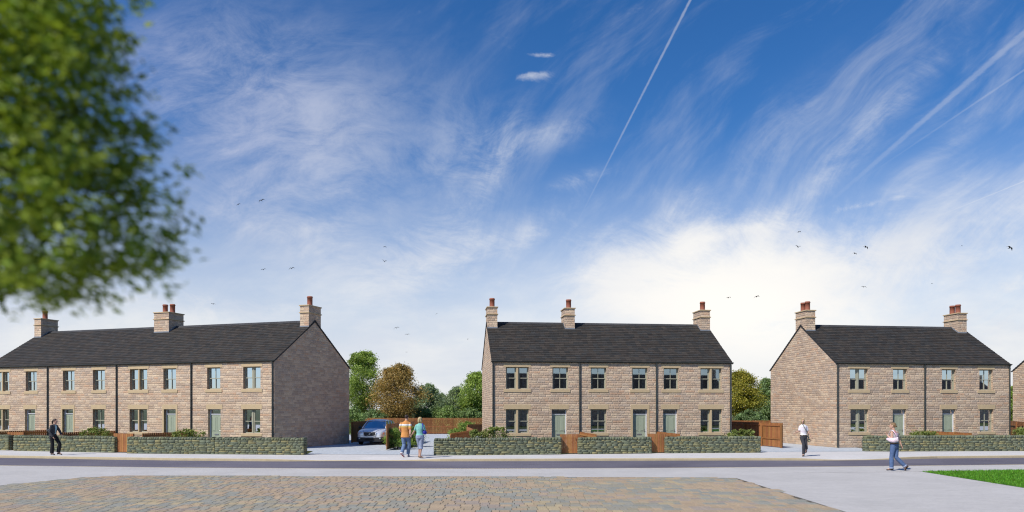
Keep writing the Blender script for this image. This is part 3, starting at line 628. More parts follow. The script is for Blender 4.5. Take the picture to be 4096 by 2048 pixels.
house('long four-door stone terrace whose blank shaded gable stands beside the parked silver car', PL, TL, OL,
      sh([(-20.2, -18.98, 'u', 'stone'), (-17.63, -16.75, 'u', 'single'), (-14.68, -13.79, 'u', 'single'), (-12.39, -11.51, 'u', 'single'), (-9.68, -8.44, 'u', 'stone'), (-7.3, -6.43, 'u', 'single'), (-4.32, -3.45, 'u', 'single'), (-1.96, -.86, 'u', 'timber'),
          (-20.2, -19.0, 'g', 'stone'), (-12.41, -11.53, 'g', 'single'), (-9.7, -8.45, 'g', 'stone'), (-1.98, -.88, 'g', 'timber')]),
      sh([(-17.7, -16.88, False), (-14.72, -13.9, True), (-7.26, -6.44, True), (-4.26, -3.43, False)]),
      [x + OL for x in (-15.84, -10.61, -5.36, -.08)], [(0.02, .6, 1), (OL - 11.04, OL - 9.91, 2), (OL - .58, OL - .001, 1)], 1, False)
house('middle three-door stone terrace with three single-pot chimneys facing the camera', (-1.0633, 39.8394), TM, 13.42,
      [(.74, 1.98, 'u', 'stone'), (3.28, 4.15, 'u', 'single'), (5.4, 6.27, 'u', 'single'), (7.72, 8.59, 'u', 'single'), (9.5, 10.36, 'u', 'single'), (11.61, 12.83, 'u', 'stone'),
       (.74, 1.98, 'g', 'stone'), (5.4, 6.28, 'g', 'single'), (11.62, 12.84, 'g', 'stone')],
      [(3.24, 4.07, False), (7.76, 8.58, True), (9.47, 10.29, False)], [.04, 4.78, 9.08, 13.33], [(.001, .57, 1), (4.57, 5.15, 1), (12.83, 13.419, 1)], 2, True)
house('stone pair of houses with two twin-pot chimneys and a sunlit blank left gable', (18.1108, 41.2977), TR, 10.72,
      [(.81, 1.89, 'u', 'timber'), (3.42, 4.28, 'u', 'single'), (6.44, 7.3, 'u', 'single'), (8.79, 9.65, 'u', 'single'), (.84, 1.92, 'g', 'timber'), (8.82, 9.68, 'g', 'single')],
      [(3.4, 4.22, False), (6.46, 7.28, False)], [.04, 5.34, 10.68], [(.001, .58, 2), (10.02, 10.61, 2)], 3, True)
house('stone house on the right whose plain gable alone enters the picture', (34.85, 42.4), TR, 9.0,
      [(.81, 1.89, 'u', 'timber'), (.84, 1.92, 'g', 'timber'), (6.44, 7.3, 'u', 'single')], [(3.4, 4.22, False)], [.04, 8.96], [(.001, .58, 2)], 4, False)

house('plain stone terrace across the street, seen only mirrored in the middle terrace\'s windows', (46, -20), math.pi, 38, [], [], [], [(.001, .57, 1), (37.4, 37.99, 1)], 5, True)
house('plain stone terrace further along across the street, mirrored in the right pair\'s windows', (104, -24), math.pi, 40, [], [], [], [(.001, .57, 1), (39.4, 39.99, 1)], 6, True)

# ------------------------------------------------------------------ dry-stone garden walls
SPAL = [(0.159, 0.172, 0.104), (0.181, 0.189, 0.111), (0.142, 0.163, 0.115), (0.241, 0.220, 0.111), (0.163, 0.176, 0.118), (0.202, 0.198, 0.107), (0.133, 0.150, 0.104), (0.155, 0.176, 0.118)]
BOXV = [(x, y, z) for x in (-1, 0, 1) for y in (-1, 0, 1) for z in (-1, 0, 1) if (x, y, z) != (0, 0, 0)]
BI = {v: i for i, v in enumerate(BOXV)}; BOXF = []
for ax in range(3):
    o_ = [t for t in range(3) if t != ax]
    for e in (-1, 1):
        for m in (-1, 0):
            for n_ in (-1, 0):
                L_ = []
                for (dm, dn) in ((0, 0), (1, 0), (1, 1), (0, 1)):
                    t = [0, 0, 0]; t[ax] = e; t[o_[0]] = m + dm; t[o_[1]] = n_ + dn; L_.append(BI[tuple(t)])
                BOXF.append(tuple(L_[::-1] if (e == -1) != (ax == 1) else L_))
def rock(mb, c, ex, ey, ez, hx, hy, hz, rnd=0.075, jit=0.08):
    """a rounded irregular block: centre, axes, half sizes"""
    vs = []
    for (x, y, z) in BOXV:
        k = abs(x) + abs(y) + abs(z); f = (0, 1.0, 1 - rnd * .7, 1 - rnd * 1.5)[k]
        j = lambda: random.uniform(-jit, jit)
        vs.append(c + ex * (hx * (x * f + j() * .8)) + ey * (hy * (y * f + j() * .8)) + ez * (hz * (z * f + j())))
    mb.add(vs, BOXF)
def dry_wall(label, line, ztop=0.82, thick=0.42, seed=0):
    random.seed(seed); pts = [Vector((x, y, 0)) for x, y in line]; root = empty('stone_wall', pts[0]); tag(root, label, 'garden wall', 'dry-stone front garden walls')
    core = MB(); st = MB(); cp = MB(); hc = ztop - .15; up = Vector((0, 0, 1)); org = pts[0]
    for i, (A, B_) in enumerate(zip(pts, pts[1:])):
        d = (B_ - A); Ls = d.length; d.normalize(); nrm = Vector((d.y, -d.x, 0))       # faces the road
        q = lambda s, o, z: A - org + d * s - nrm * o + up * z
        e = .03
        cd = .017
        core.add([q(e, cd, -.1), q(Ls - e, cd, -.1), q(Ls - e, thick - cd, -.1), q(e, thick - cd, -.1), q(e, cd, hc), q(Ls - e, cd, hc), q(Ls - e, thick - cd, hc), q(e, thick - cd, hc)], [(0, 3, 2, 1), (4, 5, 6, 7), (0, 1, 5, 4), (1, 2, 6, 5), (2, 3, 7, 6), (3, 0, 4, 7)])
        z = 0.0
        while z < hc - .01:
            h = random.uniform(.062, .105); 
            if hc - z - h < .05: h = hc - z
            for face, o0 in ((0, 0.055), (1, thick - .055)):
                s = random.uniform(-.0, .0)
                while s < Ls - .02:
                    wd = random.uniform(.17, .44) if random.random() > .2 else random.uniform(.08, .15); wd = min(wd, Ls - s)
                    if Ls - s - wd < .08: wd = Ls - s
                    # some stones are two thin ones
                    parts = [(z, h)] if h < .09 or random.random() > .25 else [(z, h * .5), (z + h * .5, h * .5)]
                    for zz, hh_ in parts:
                        k = random.uniform(.87, 1.13); c = random.choice(SPAL); st.col = tuple(v * k for v in c)
                        rock(st, q(s + wd / 2, o0 + random.uniform(-.010, .010), zz + hh_ / 2), d, nrm, up, wd / 2 - .002, .055, hh_ / 2 - .001)
                    s += wd
            for sE in ((.05,) if i == 0 else ()) + ((Ls - .05,) if i == len(pts) - 2 else ()):     # end faces
                o0 = .12
                while o0 < thick - .1:
                    wd = random.uniform(.1, .2); k = random.uniform(.72, 1.25); st.col = tuple(v * k for v in random.choice(SPAL))
                    rock(st, q(sE, o0 + wd / 2 - .02, z + h / 2), d, nrm, up, .055, wd / 2, h / 2 - .003); o0 += wd
            z += h
        s = 0.02
        while s < Ls - .03:                # coping stones on edge, leaning
            wd = min(random.uniform(.07, .2), Ls - s); hh_ = random.uniform(.065, .088); k = random.uniform(.75, 1.15); c = random.choice(SPAL[:3] + SPAL[4:5] + SPAL[6:]); cp.col = tuple(v * k * .92 for v in c)
            ln = random.uniform(.1, .35); e2 = (up + d * ln).normalized(); rock(cp, q(s + wd / 2, thick / 2, hc + hh_ - .012), d, nrm, e2, wd / 2 + .008, thick / 2 + .015, hh_, .13, .07); s += wd
    obj('core', core, CORE, root); obj('stonework', st, DRY, root, smooth=True, col=True); obj('coping', cp, DRY, root, smooth=True, col=True)
    return root
dry_wall('dry-stone wall stub at the far left end, left of the first gate', [(-33, 41.2), (-26.26, 38.57)], seed=11)
dry_wall('dry-stone wall behind the woman in the black suit', [(-25.84, 38.33), (-19.65, 36.57)], seed=12)
dry_wall('long dry-stone wall ending beside the shaded gable and the first driveway', [(-18.74, 35.98), (-14.2, 35.33), (-9.78, 34.77)], seed=13)
dry_wall('dry-stone wall right of the couple, below the terrace with three chimneys', [(-3.63, 34.4), (2.36, 35.16)], seed=14)
dry_wall('short dry-stone wall between the two gates of the middle terrace', [(3.18, 35.35), (6.8, 35.95)], seed=15)
dry_wall('dry-stone wall with a leafy shrub at its right end beside the second driveway', [(7.5, 36.15), (12.32, 36.6)], seed=16)
dry_wall('dry-stone wall behind the woman carrying the pink and white bag', [(18.0, 37.75), (19.24, 37.6), (26.4, 38.1), (34, 39.3)], seed=17)

# ------------------------------------------------------------------ timber fences and gates
def fence(name, label, cat, A, B_, h, pitch, bw, th=.022, rails=(.25, .8), rail_side=1, posts=True, z0=0.04, group=None, caprail=False):
    A, B_ = Vector((*A, 0)), Vector((*B_, 0)); d = B_ - A; Ln = d.length; ang = math.atan2(d.y, d.x); r = empty(name, A, ang); tag(r, label, cat, group)
    b = MB(); x = 0.0
    while x < Ln - .01:
        b.col = wcol(); b.box(x, min(x + bw, Ln), -th / 2, th / 2, z0, h + random.uniform(-.006, .006)); x += pitch
    obj('panel', b, WOOD, r, col=True)
    for z in rails:
        b = MB(); b.col = wcol(); y = rail_side * (th / 2 + .019); b.box(0, Ln, y - .018, y + .018, h * z - .04, h * z + .04); obj('rail', b, WOOD, r, col=True)
    if posts:
        nP = max(1, round(Ln / 2.2))
        for i in range(nP + 1):
            x = Ln * i / nP; b = MB(); b.col = wcol(); y = rail_side * (th / 2 + .085); b.box(x - .045, x + .045, y - .045, y + .045, -.1, h - .04); obj('post', b, WOOD, r, col=True)
    return r
FG = 'timber fences between the houses'
random.seed(21)
fence('slatted_fence', 'long orange slatted fence with gaps across the back of the first driveway', 'fence', (-15.5, 64.2), (-1.0, 64.2), 1.40, .087, .052, rails=(.08, .46, .93), rail_side=1, group=FG)
fence('board_fence', 'dark shaded board fence behind the silver car, meeting the shaded gable', 'fence', (-10.2, 47.4), (-8.3, 49.2), 1.38, .1, .092, group=FG)
fence('board_fence', 'brown board fence running back between the silver car and the driveway shrubs', 'fence', (-6.55, 38.6), (-6.37, 48.2), 1.37, .1, .096, rails=(.2, .9), rail_side=1, posts=False, group=FG)
fence('board_fence', 'low dark fence in front of the slatted fence, nearest the middle terrace wall', 'fence', (-3.44, 41.2), (-2.5, 49), .80, .1, .096, rails=(.55, .93), rail_side=-1, posts=False, group=FG)
fence('board_fence', 'low fence panel with a bright orange sunlit face left of the middle terrace', 'fence', (-2.5, 49.02), (-3.55, 58), .80, .1, .096, rails=(.3,), rail_side=-1, posts=False, group=FG)
fence('board_fence', 'low dark fence panel that meets the back corner of the middle terrace', 'fence', (-3.5, 58.1), (-2.0, 59.9), .95, .1, .096, rails=(.93,), rail_side=-1, posts=False, group=FG)
fence('board_fence', 'tall brown board fence beside the second driveway, half in the shade of the gable', 'fence', (14.98, 40.95), (13.9, 47.5), 1.38, .1, .094, rails=(.36, .9), rail_side=1, group=FG)
fence('board_fence', 'board fence crossing behind the second driveway below the golden tree', 'fence', (13.0, 50.6), (18.6, 50.7), 1.38, .1, .085, rails=(.3, .9), rail_side=1, group=FG)
fence('board_fence', 'brown board fence between the stone pair and the rightmost gable', 'fence', (31.0, 44.6), (33.3, 49.4), 1.38, .1, .094, group=FG)
def along(P, t, u, v): c, s = math.cos(t), math.sin(t); return (P[0] + u * c - v * s, P[1] + u * s + v * c)
PG = 'low picket fences dividing the front gardens'
PF = (PLx, PLy)
for P_, t_, u_, v_, lb in ((PF, TL, -15.84, -4.0, 'low dark picket fence behind the first gate, left of the woman in the black suit'), (PF, TL, -10.61, -3.7, 'low dark picket fence half hidden by the shrub above the second wall'), (PF, TL, -5.36, -3.5, 'low dark picket fence left of the long wall\'s leafy shrub'),
                       ((-1.0633, 39.8394), TM, 4.78, -4.1, 'low sunlit orange fence under the middle terrace\'s single ground-floor window'), ((-1.0633, 39.8394), TM, 9.08, -3.9, 'low sunlit orange fence before the rightmost door of the middle terrace'), ((18.1108, 41.2977), TR, 5.34, -3.6, 'low orange picket fence before the second door of the stone pair')):
    fence('picket_fence', lb, 'fence', along(P_, t_, u_, -.12), along(P_, t_, u_, v_), .92, .125, .098, rails=(.35, .85), rail_side=1 if u_ < 0 else -1, posts=False, group=PG)
def gate(label, A, B_, h=.95):
    A, B_ = Vector((*A, 0)), Vector((*B_, 0)); d = B_ - A; Ln = d.length; r = empty('garden_gate', A, math.atan2(d.y, d.x)); tag(r, label, 'gate', 'wooden garden gates')
    b = MB(); n_ = 8; p_ = Ln / n_
    for i in range(n_): b.col = wcol(); b.box(i * p_ + .004, (i + 1) * p_ - .006, 0, .022, .04, h)
    obj('boards', b, WOOD, r, col=True)
    f = MB(); f.col = wcol(); f.box(.02, Ln - .02, .023, .058, .15, .25); f.box(.02, Ln - .02, .023, .058, h - .25, h - .15); f.add([(.06, .024, .25), (.16, .024, .25), (Ln - .06, .024, h - .25), (Ln - .16, .024, h - .25), (.06, .055, .25), (.16, .055, .25), (Ln - .06, .055, h - .25), (Ln - .16, .055, h - .25)], [(0, 1, 2, 3), (7, 6, 5, 4), (0, 1, 5, 4), (1, 2, 6, 5), (2, 3, 7, 6), (3, 0, 4, 7)]); obj('brace', f, WOOD, r, col=True)
    for x in (-.05, Ln + .05):
        p2 = MB(); p2.col = wcol(); p2.box(x - .045, x + .045, .0, .09, -.1, h + .0); obj('post', p2, WOOD, r, col=True)
    h_ = MB(); h_.tube([(Ln - .09, -.0, h - .2), (Ln - .09, -.03, h - .2), (Ln - .09, -.03, h - .3), (Ln - .09, 0, h - .3)], .008, 6); obj('handle', h_, METAL, r)
random.seed(31)
def gp(x, d): return ((x - 2048) / FPX * d, d)
gate('orange-brown wooden gate at the far left end of the walls', gp(36, 38.95), gp(88, 38.75))
gate('wooden gate between the suited woman\'s wall and the long wall', gp(461, 36.75), gp(526, 36.55))
gate('wooden gate in the middle terrace wall with sky-facing gaps between its boards, left of two', gp(2249, 35.5), gp(2311, 35.6))
gate('wooden gate below the rightmost door of the middle terrace', gp(2600, 36.25), gp(2662, 36.35))

# ------------------------------------------------------------------ trees and shrubs
def leaves(centres, per, sig, size, colA, colB, rng, flat=.75, asp=.55, up=.35):
    C_ = np.repeat(np.array(centres, float), per, axis=0); n_ = len(C_); rad = np.repeat(np.array(sig, float), per)
    dirs = rng.normal(0, 1, (n_, 3)); dirs /= np.linalg.norm(dirs, axis=1)[:, None]; rr = rad * rng.uniform(.25, 1, n_) ** .6
    P_ = C_ + rng.normal(0, .58, (n_, 3)) * rad[:, None] * np.array([1, 1, flat])
    nr = rng.normal(0, 1, (n_, 3)) + dirs * .5 + np.array([0, 0, up * 2]); nr /= np.linalg.norm(nr, axis=1)[:, None]
    t_ = np.cross(nr, rng.normal(0, 1, (n_, 3))); t_ /= np.linalg.norm(t_, axis=1)[:, None]; b2 = np.cross(nr, t_)
    s_ = size * rng.uniform(.6, 1.35, n_)[:, None]; V = np.stack([P_ - t_ * s_, P_ - b2 * s_ * asp + nr * s_ * .12, P_ + t_ * s_, P_ + b2 * s_ * asp + nr * s_ * .12], 1)
    m_ = rng.uniform(0, 1, (n_, 1)); clump = np.repeat(rng.uniform(.75, 1.25, (len(centres), 1)), per, axis=0)
    cols = 2.1 * (np.array(colA) * (1 - m_) + np.array(colB) * m_) * clump * rng.uniform(.7, 1.3, (n_, 1))
    return V.astype(np.float32), cols.astype(np.float32)
def tree(name, label, x, y, ztop, rx, zbot, colA, colB, seed, n=7500, size=.11, group='trees behind the houses', z0=-.1, lean=0.0, trunk=.1, cat='tree'):
    rng = np.random.default_rng(seed); r = empty(name, (x, y, z0)); tag(r, label, cat, group)
    hz_ = (ztop - zbot) / 2; cz = (ztop + zbot) / 2 - z0; nb = 95; cs_ = []; sg_ = []
    for i in range(nb):
        u = rng.uniform(-1, 1); ph = rng.uniform(0, 6.283); rad = (rng.uniform(.05, 1)) ** .5
        prof = (.9 + .22 * mnoise.noise(Vector((math.cos(ph) * 1.5 + seed, math.sin(ph) * 1.5, u * 1.8)))) * math.sqrt(max(0.02, 1 - u * u)) * (1.0 if u < 0 else (1 - .3 * u * u))
        sg = rng.uniform(.17, .33) * rx * (1 - .6 * u * u * (u > 0))
        cs_.append((lean * u + math.cos(ph) * prof * rx * rad * .86, math.sin(ph) * prof * rx * rad * .86, cz + u * hz_ * .9)); sg_.append(sg)
    for i in range(16):        # upright sprays that break the outline
        ph = rng.uniform(0, 6.283); k_ = rng.uniform(.03, .42); cs_.append((math.cos(ph) * rx * k_, math.sin(ph) * rx * k_, cz + hz_ * (math.sqrt(1 - 2.6 * k_ * k_) * rng.uniform(.84, 1.06)))); sg_.append(rng.uniform(.07, .14) * rx)
    V, Cc = leaves(cs_, int(n * 3.4) // len(cs_), sg_, size * .62, colA, colB, rng, .8)
    cr = obj('crown', np_mesh('crown', V, Cc, LEAF), LEAF, r)
    tb = MB(); zt = cz + hz_ * .5; tb.tube([(0, 0, -.1), (.02, 0, (cz - hz_) * .5), (-.03, .02, cz - hz_ * .4), (lean * .3, 0, zt)], [trunk * 1.25, trunk, trunk * .75, trunk * .2], 9)
    for i in range(12):
        q_ = cs_[i * 7]; z_ = max(cz - hz_ * .75, min(q_[2] - rx * .5, zt * .9)); tb.tube([(0, 0, z_), (q_[0] * .45, q_[1] * .45, z_ + (q_[2] - z_) * .6), q_], [trunk * .45, trunk * .25, trunk * .08], 5)
    obj('trunk', tb, BARK, r, smooth=True); return r
G1, G2 = (0.065, 0.115, 0.022), (0.20, 0.25, 0.06); B1, B2 = (0.10, 0.085, 0.028), (0.27, 0.18, 0.065); Y1, Y2 = (0.11, 0.125, 0.02), (0.24, 0.2, 0.035); F1, F2 = (0.085, 0.12, 0.062), (0.165, 0.205, 0.115)  # F pair: distance haze of the far trees put into paler, greyer leaf colours
def ptree(name, label, xpx, topy, boty, rpx, d, cA, cB, seed, **k):
    rpx *= 1.2
    tree(name, label, (xpx - 2048) / FPX * d, d, CAMH + (HOR - topy) / FPX * d, rpx / FPX * d, CAMH + (HOR - boty) / FPX * d, cA, cB, seed, **k)
ptree('broadleaf_tree', 'tall bright green tree beside the shaded gable of the long terrace', 1452, 1405, 1655, 88, 70, G1, G2, 41, n=10000)
ptree('broadleaf_tree', 'bronze and orange-brown tree above the couple', 1590, 1462, 1680, 98, 67.5, B1, B2, 42, n=11000)
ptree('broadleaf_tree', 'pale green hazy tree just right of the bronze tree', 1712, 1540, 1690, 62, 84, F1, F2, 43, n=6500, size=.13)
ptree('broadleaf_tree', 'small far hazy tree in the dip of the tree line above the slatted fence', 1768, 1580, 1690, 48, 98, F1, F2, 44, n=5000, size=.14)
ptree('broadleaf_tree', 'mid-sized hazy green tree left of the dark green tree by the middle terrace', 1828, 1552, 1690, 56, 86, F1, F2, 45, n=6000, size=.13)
ptree('broadleaf_tree', 'rounded dark green tree against the left gable of the middle terrace', 1908, 1495, 1668, 78, 69, G1, G2, 46, n=9500)
ptree('broadleaf_tree', 'golden yellow-green tree right of the middle terrace', 2962, 1486, 1672, 82, 62, Y1, Y2, 47, n=9500, size=.1)
ptree('broadleaf_tree', 'green tree between the golden tree and the sunlit gable', 3075, 1520, 1672, 66, 66, G1, F2, 48, n=8000)
ptree('broadleaf_tree', 'slim strip of green tree between the stone pair and the rightmost gable', 4056, 1552, 1690, 60, 62, G1, G2, 49, n=6500)
def shrub(label, x, y, h, rx, ry, cA, cB, seed, n=1500, size=.055, group='garden shrubs', z0=0.0, sprigs=26, name='shrub', bot=.1, stemmy=True):
    rng = np.random.default_rng(seed); r = empty(name, (x, y, z0)); tag(r, label, 'shrub', group); cs_ = []; sg_ = []
    nb = max(24, int(rx * 64))
    for i in range(nb):
        a_ = rng.uniform(0, 6.283); q_ = rng.uniform(0, 1) ** .5; X, Y = math.cos(a_) * rx * q_, math.sin(a_) * ry * q_
        zz = h * (bot + (1 - bot) * rng.uniform(0.1, .92) * math.sqrt(max(.1, 1 - .4 * q_ ** 3))); cs_.append((X, Y, zz)); sg_.append(rng.uniform(.09, .17) * (1 + h * .3))
    for i in range(sprigs):
        a_ = rng.uniform(0, 6.283); q_ = rng.uniform(0, .9); cs_.append((math.cos(a_) * rx * q_, math.sin(a_) * ry * q_, h * math.sqrt(1 - .3 * q_ * q_) * rng.uniform(.88, 1.03))); sg_.append(rng.uniform(.035, .07))
    V, Cc = leaves(cs_, max(8, int(n * 3.2) // len(cs_)), sg_, size * .66, cA, cB, rng, .9); obj('foliage', np_mesh('foliage', V, Cc, LEAF), LEAF, r)
    tb = MB()
    for c_ in cs_[::5]: tb.tube([(c_[0] * .3, c_[1] * .3, -.05), (c_[0] * .7, c_[1] * .7, c_[2] * .55), c_], [.014, .01, .004], 4)
    obj('stems', tb, BARK, r); return r
S1, S2 = (0.07, 0.10, 0.022), (0.165, 0.185, 0.06); D1, D2 = (0.055, 0.10, 0.02), (0.16, 0.215, 0.05)
def pshrub(label, xpx, topy, d, rpx, cA, cB, seed, ry=.4, **k):
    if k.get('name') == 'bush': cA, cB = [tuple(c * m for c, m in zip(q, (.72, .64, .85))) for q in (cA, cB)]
    X = (xpx - 2048) / FPX * d; shrub(label, X, d, CAMH + (HOR - topy) / FPX * d, rpx / FPX * d, ry, cA, cB, seed, **k)
pshrub('light green shrub behind the wall right of the woman in the black suit', 383, 1714, 38.7, 64, S1, S2, 51)
pshrub('light green shrub above the long wall, left of the terrace\'s rightmost door', 752, 1719, 37.2, 78, S1, S2, 52)
pshrub('large light green shrub at the left corner of the middle terrace', 1985, 1711, 36.6, 58, S1, S2, 53, n=2200)
pshrub('low pale green shrub against the middle terrace\'s left gable', 1898, 1724, 36.4, 34, S1, S2, 54, n=900)
pshrub('light green shrub at the right end of the wall by the second driveway', 2966, 1719, 38.2, 58, S1, S2, 55, n=1900)
pshrub('light green shrub above the wall behind the woman with the pink and white bag', 3700, 1725, 39.2, 68, S1, S2, 56)
pshrub('light green shrub at the picture\'s right edge beside the last fence', 4088, 1714, 40.6, 38, S1, S2, 57, n=1300)
pshrub('dark bushy shrub against the brown board fence left of the couple', 1584, 1716, 39.4, 38, D1, D2, 58, n=3600, ry=.45, bot=.02, size=.045)
pshrub('dark shrub showing between the man and the woman who hold hands', 1650, 1712, 42, 40, D1, D2, 59, n=3000, ry=.7, bot=.02, size=.045)
pshrub('trailing green shrub in front of the slatted fence, beside the low orange panel', 1868, 1690, 60.5, 34, D1, D2, 60, n=1800, ry=.8, bot=.02, size=.07)
pshrub('small green shrub behind the low dark fence by the middle terrace', 1822, 1718, 50, 26, D1, D2, 61, n=1200, ry=1.2, bot=.02, size=.06)
GB = 'bushes beyond the fences'
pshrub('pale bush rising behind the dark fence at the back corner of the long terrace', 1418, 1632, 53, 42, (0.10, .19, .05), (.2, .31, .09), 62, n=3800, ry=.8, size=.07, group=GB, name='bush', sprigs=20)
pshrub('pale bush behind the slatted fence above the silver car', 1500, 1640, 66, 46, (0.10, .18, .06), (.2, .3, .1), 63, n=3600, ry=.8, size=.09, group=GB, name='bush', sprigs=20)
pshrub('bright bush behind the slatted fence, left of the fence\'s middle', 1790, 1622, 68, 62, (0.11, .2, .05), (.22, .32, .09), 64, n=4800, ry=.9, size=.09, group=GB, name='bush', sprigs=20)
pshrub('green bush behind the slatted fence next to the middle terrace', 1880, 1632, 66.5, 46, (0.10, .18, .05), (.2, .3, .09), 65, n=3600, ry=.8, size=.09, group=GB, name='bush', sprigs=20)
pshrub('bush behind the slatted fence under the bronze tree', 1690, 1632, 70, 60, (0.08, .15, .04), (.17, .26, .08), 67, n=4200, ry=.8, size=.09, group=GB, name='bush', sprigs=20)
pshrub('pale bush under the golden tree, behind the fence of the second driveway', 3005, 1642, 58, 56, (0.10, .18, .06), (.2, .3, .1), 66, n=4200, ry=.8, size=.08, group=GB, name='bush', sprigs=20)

# ------------------------------------------------------------------ the near tree whose boughs hang in at the top left
rng = np.random.default_rng(77); random.seed(77)
nt_root = empty('overhanging_tree', (-4.2, 2.3, 0)); tag(nt_root, 'large leafy tree close to the camera, out of focus, its boughs filling the top left', 'tree')
EDGE = [(-250, 480), (0, 400), (120, 445), (260, 490), (420, 575), (560, 590), (650, 560), (720, 640), (800, 655), (900, 610), (960, 640), (1040, 668), (1100, 665), (1150, 560), (1190, 405), (1235, 385), (1252, 300)]     # right-hand limit of the bough by height
def edge_x(y):
    for (a_, b_), (c_, d_) in zip(EDGE, EDGE[1:]):
        if a_ <= y <= c_: return b_ + (d_ - b_) * (y - a_) / (c_ - a_)
    return -999
def low_y(x): return 1190 if x < 110 else (1190 + (x - 110) * .2 if x < 330 else (1240 if x < 395 else (1130 if x < 450 else 1120)))
cl = []; sg = []
while len(cl) < 2100:
    X, Y = rng.uniform(-900, 680), rng.uniform(-250, 1250)
    ex = edge_x(Y) - 55
    if X > ex or Y > low_y(X) - 22: continue
    hole = mnoise.noise(Vector((X / 150, Y / 85, 3.3)))
    dens_ = min(1, (ex - X) / 260); 
    if hole < -.46 + (0 if dens_ > .8 else .28 * (1 - dens_)): continue
    d_ = rng.uniform(2.65, 3.5); cl.append(((X - 2048) / FPX * 3.05, d_, CAMH + (HOR - Y) / FPX * 3.05)); sg.append(rng.uniform(.035, .07))
per = 14; C_ = np.repeat(np.array(cl), per, axis=0); n_ = len(C_); rr = np.repeat(np.array(sg), per)
P_ = C_ + rng.normal(0, 1, (n_, 3)) * rr[:, None] * np.array([.85, .8, .5])
nr = rng.normal(0, .55, (n_, 3)) + np.array([.12, -.25, 1.0]); nr /= np.linalg.norm(nr, axis=1)[:, None]
t_ = np.array([1.0, .1, -.24]) + rng.normal(0, .36, (n_, 3)); t_ -= nr * (t_ * nr).sum(1)[:, None]; t_ /= np.linalg.norm(t_, axis=1)[:, None]; b2 = np.cross(nr, t_)
s_ = .0235 * rng.uniform(.65, 1.3, n_)[:, None]; tip = P_ + t_ * s_ - np.array([0, 0, .008])
V = np.stack([P_ - t_ * s_, P_ - t_ * s_ * .2 - b2 * s_ * .52 + nr * .003, tip, P_ - t_ * s_ * .2 + b2 * s_ * .52 + nr * .003], 1)
m_ = rng.uniform(0, 1, (n_, 1)); ccl = np.repeat(rng.uniform(.7, 1.3, (len(cl), 1)), per, axis=0)
cols = (np.array((.10, .19, .022)) * (1 - m_) + np.array((.38, .47, .07)) * m_) * ccl
V[:, :, 0] += 4.2; V[:, :, 1] -= 2.3
obj('crown', np_mesh('crown', V.astype(np.float32), cols.astype(np.float32), LEAF), LEAF, nt_root)
tb = MB(); tb.tube([(0, 0, -.1), (.03, 0, 1.2), (-.02, .05, 2.4), (.05, .1, 3.6), (.1, .1, 4.8)], [.2, .17, .15, .12, .07], 12); obj('trunk', tb, BARK, nt_root, smooth=True)
bb = MB()
for z0, tgt in ((2.6, (2.3, .75, .62)), (2.9, (2.55, .8, .9)), (3.2, (2.45, .7, 1.2)), (3.5, (2.3, .75, 1.5)), (2.7, (1.9, .6, .55))):
    e_ = Vector((tgt[0], tgt[1], CAMH + tgt[2])); bb.tube([(0, .05, z0 - .1), (e_.x * .35, e_.y * .4, z0 + .25), (e_.x * .7, e_.y * .75, (z0 + e_.z) / 2 + .2), e_], [.05, .032, .018, .005], 6)
obj('boughs', bb, BARK, nt_root, smooth=True)

# ------------------------------------------------------------------ birds
BIRD = plain('bird_plumage', (0.055, 0.05, 0.045), 0.8, .4, 12, 0, .1)
def bird_mesh(kind):
    b = MB(); b.tube([(0, -.24, 0), (0, -.17, .012), (0, -.05, .0), (0, .1, -.01), (0, .22, 0), (0, .3, .01)], [(.012, .012), (.033, .034), (.058, .055), (.05, .045), (.022, .015), (.055, .006)], 8, side=(1, 0, 0))
    b.tube([(0, -.24, 0), (0, -.29, -.008)], [.012, .003], 5)
    W = {'glide': ((.0, .0), (.18, .09), (.38, .10), (.58, .0)), 'up': ((.0, .0), (.16, .14), (.32, .26), (.48, .32)), 'bent': ((.0, .0), (.17, .13), (.36, .07), (.55, -.1)), 'down': ((.0, .0), (.18, .03), (.36, -.06), (.52, -.18))}[kind]
    for sg_ in (-1, 1):
        rings = []
        for (x, z), ch, sw in zip(W, (.12, .125, .1, .025), (-.03, -.07, -.02, .1)):
            rings.append([(sg_ * x, sw + ch * math.cos(2 * math.pi * k / 8), z + .012 * math.sin(2 * math.pi * k / 8)) for k in range(8)])
        b.loft(rings if sg_ > 0 else [r[::-1] for r in rings])
    return b.mesh('bird')
BM = {k: bird_mesh(k) for k in ('glide', 'up', 'bent', 'down')}
for m_ in BM.values(): m_.materials.append(BIRD); m_.polygons.foreach_set('use_smooth', [True] * len(m_.polygons))
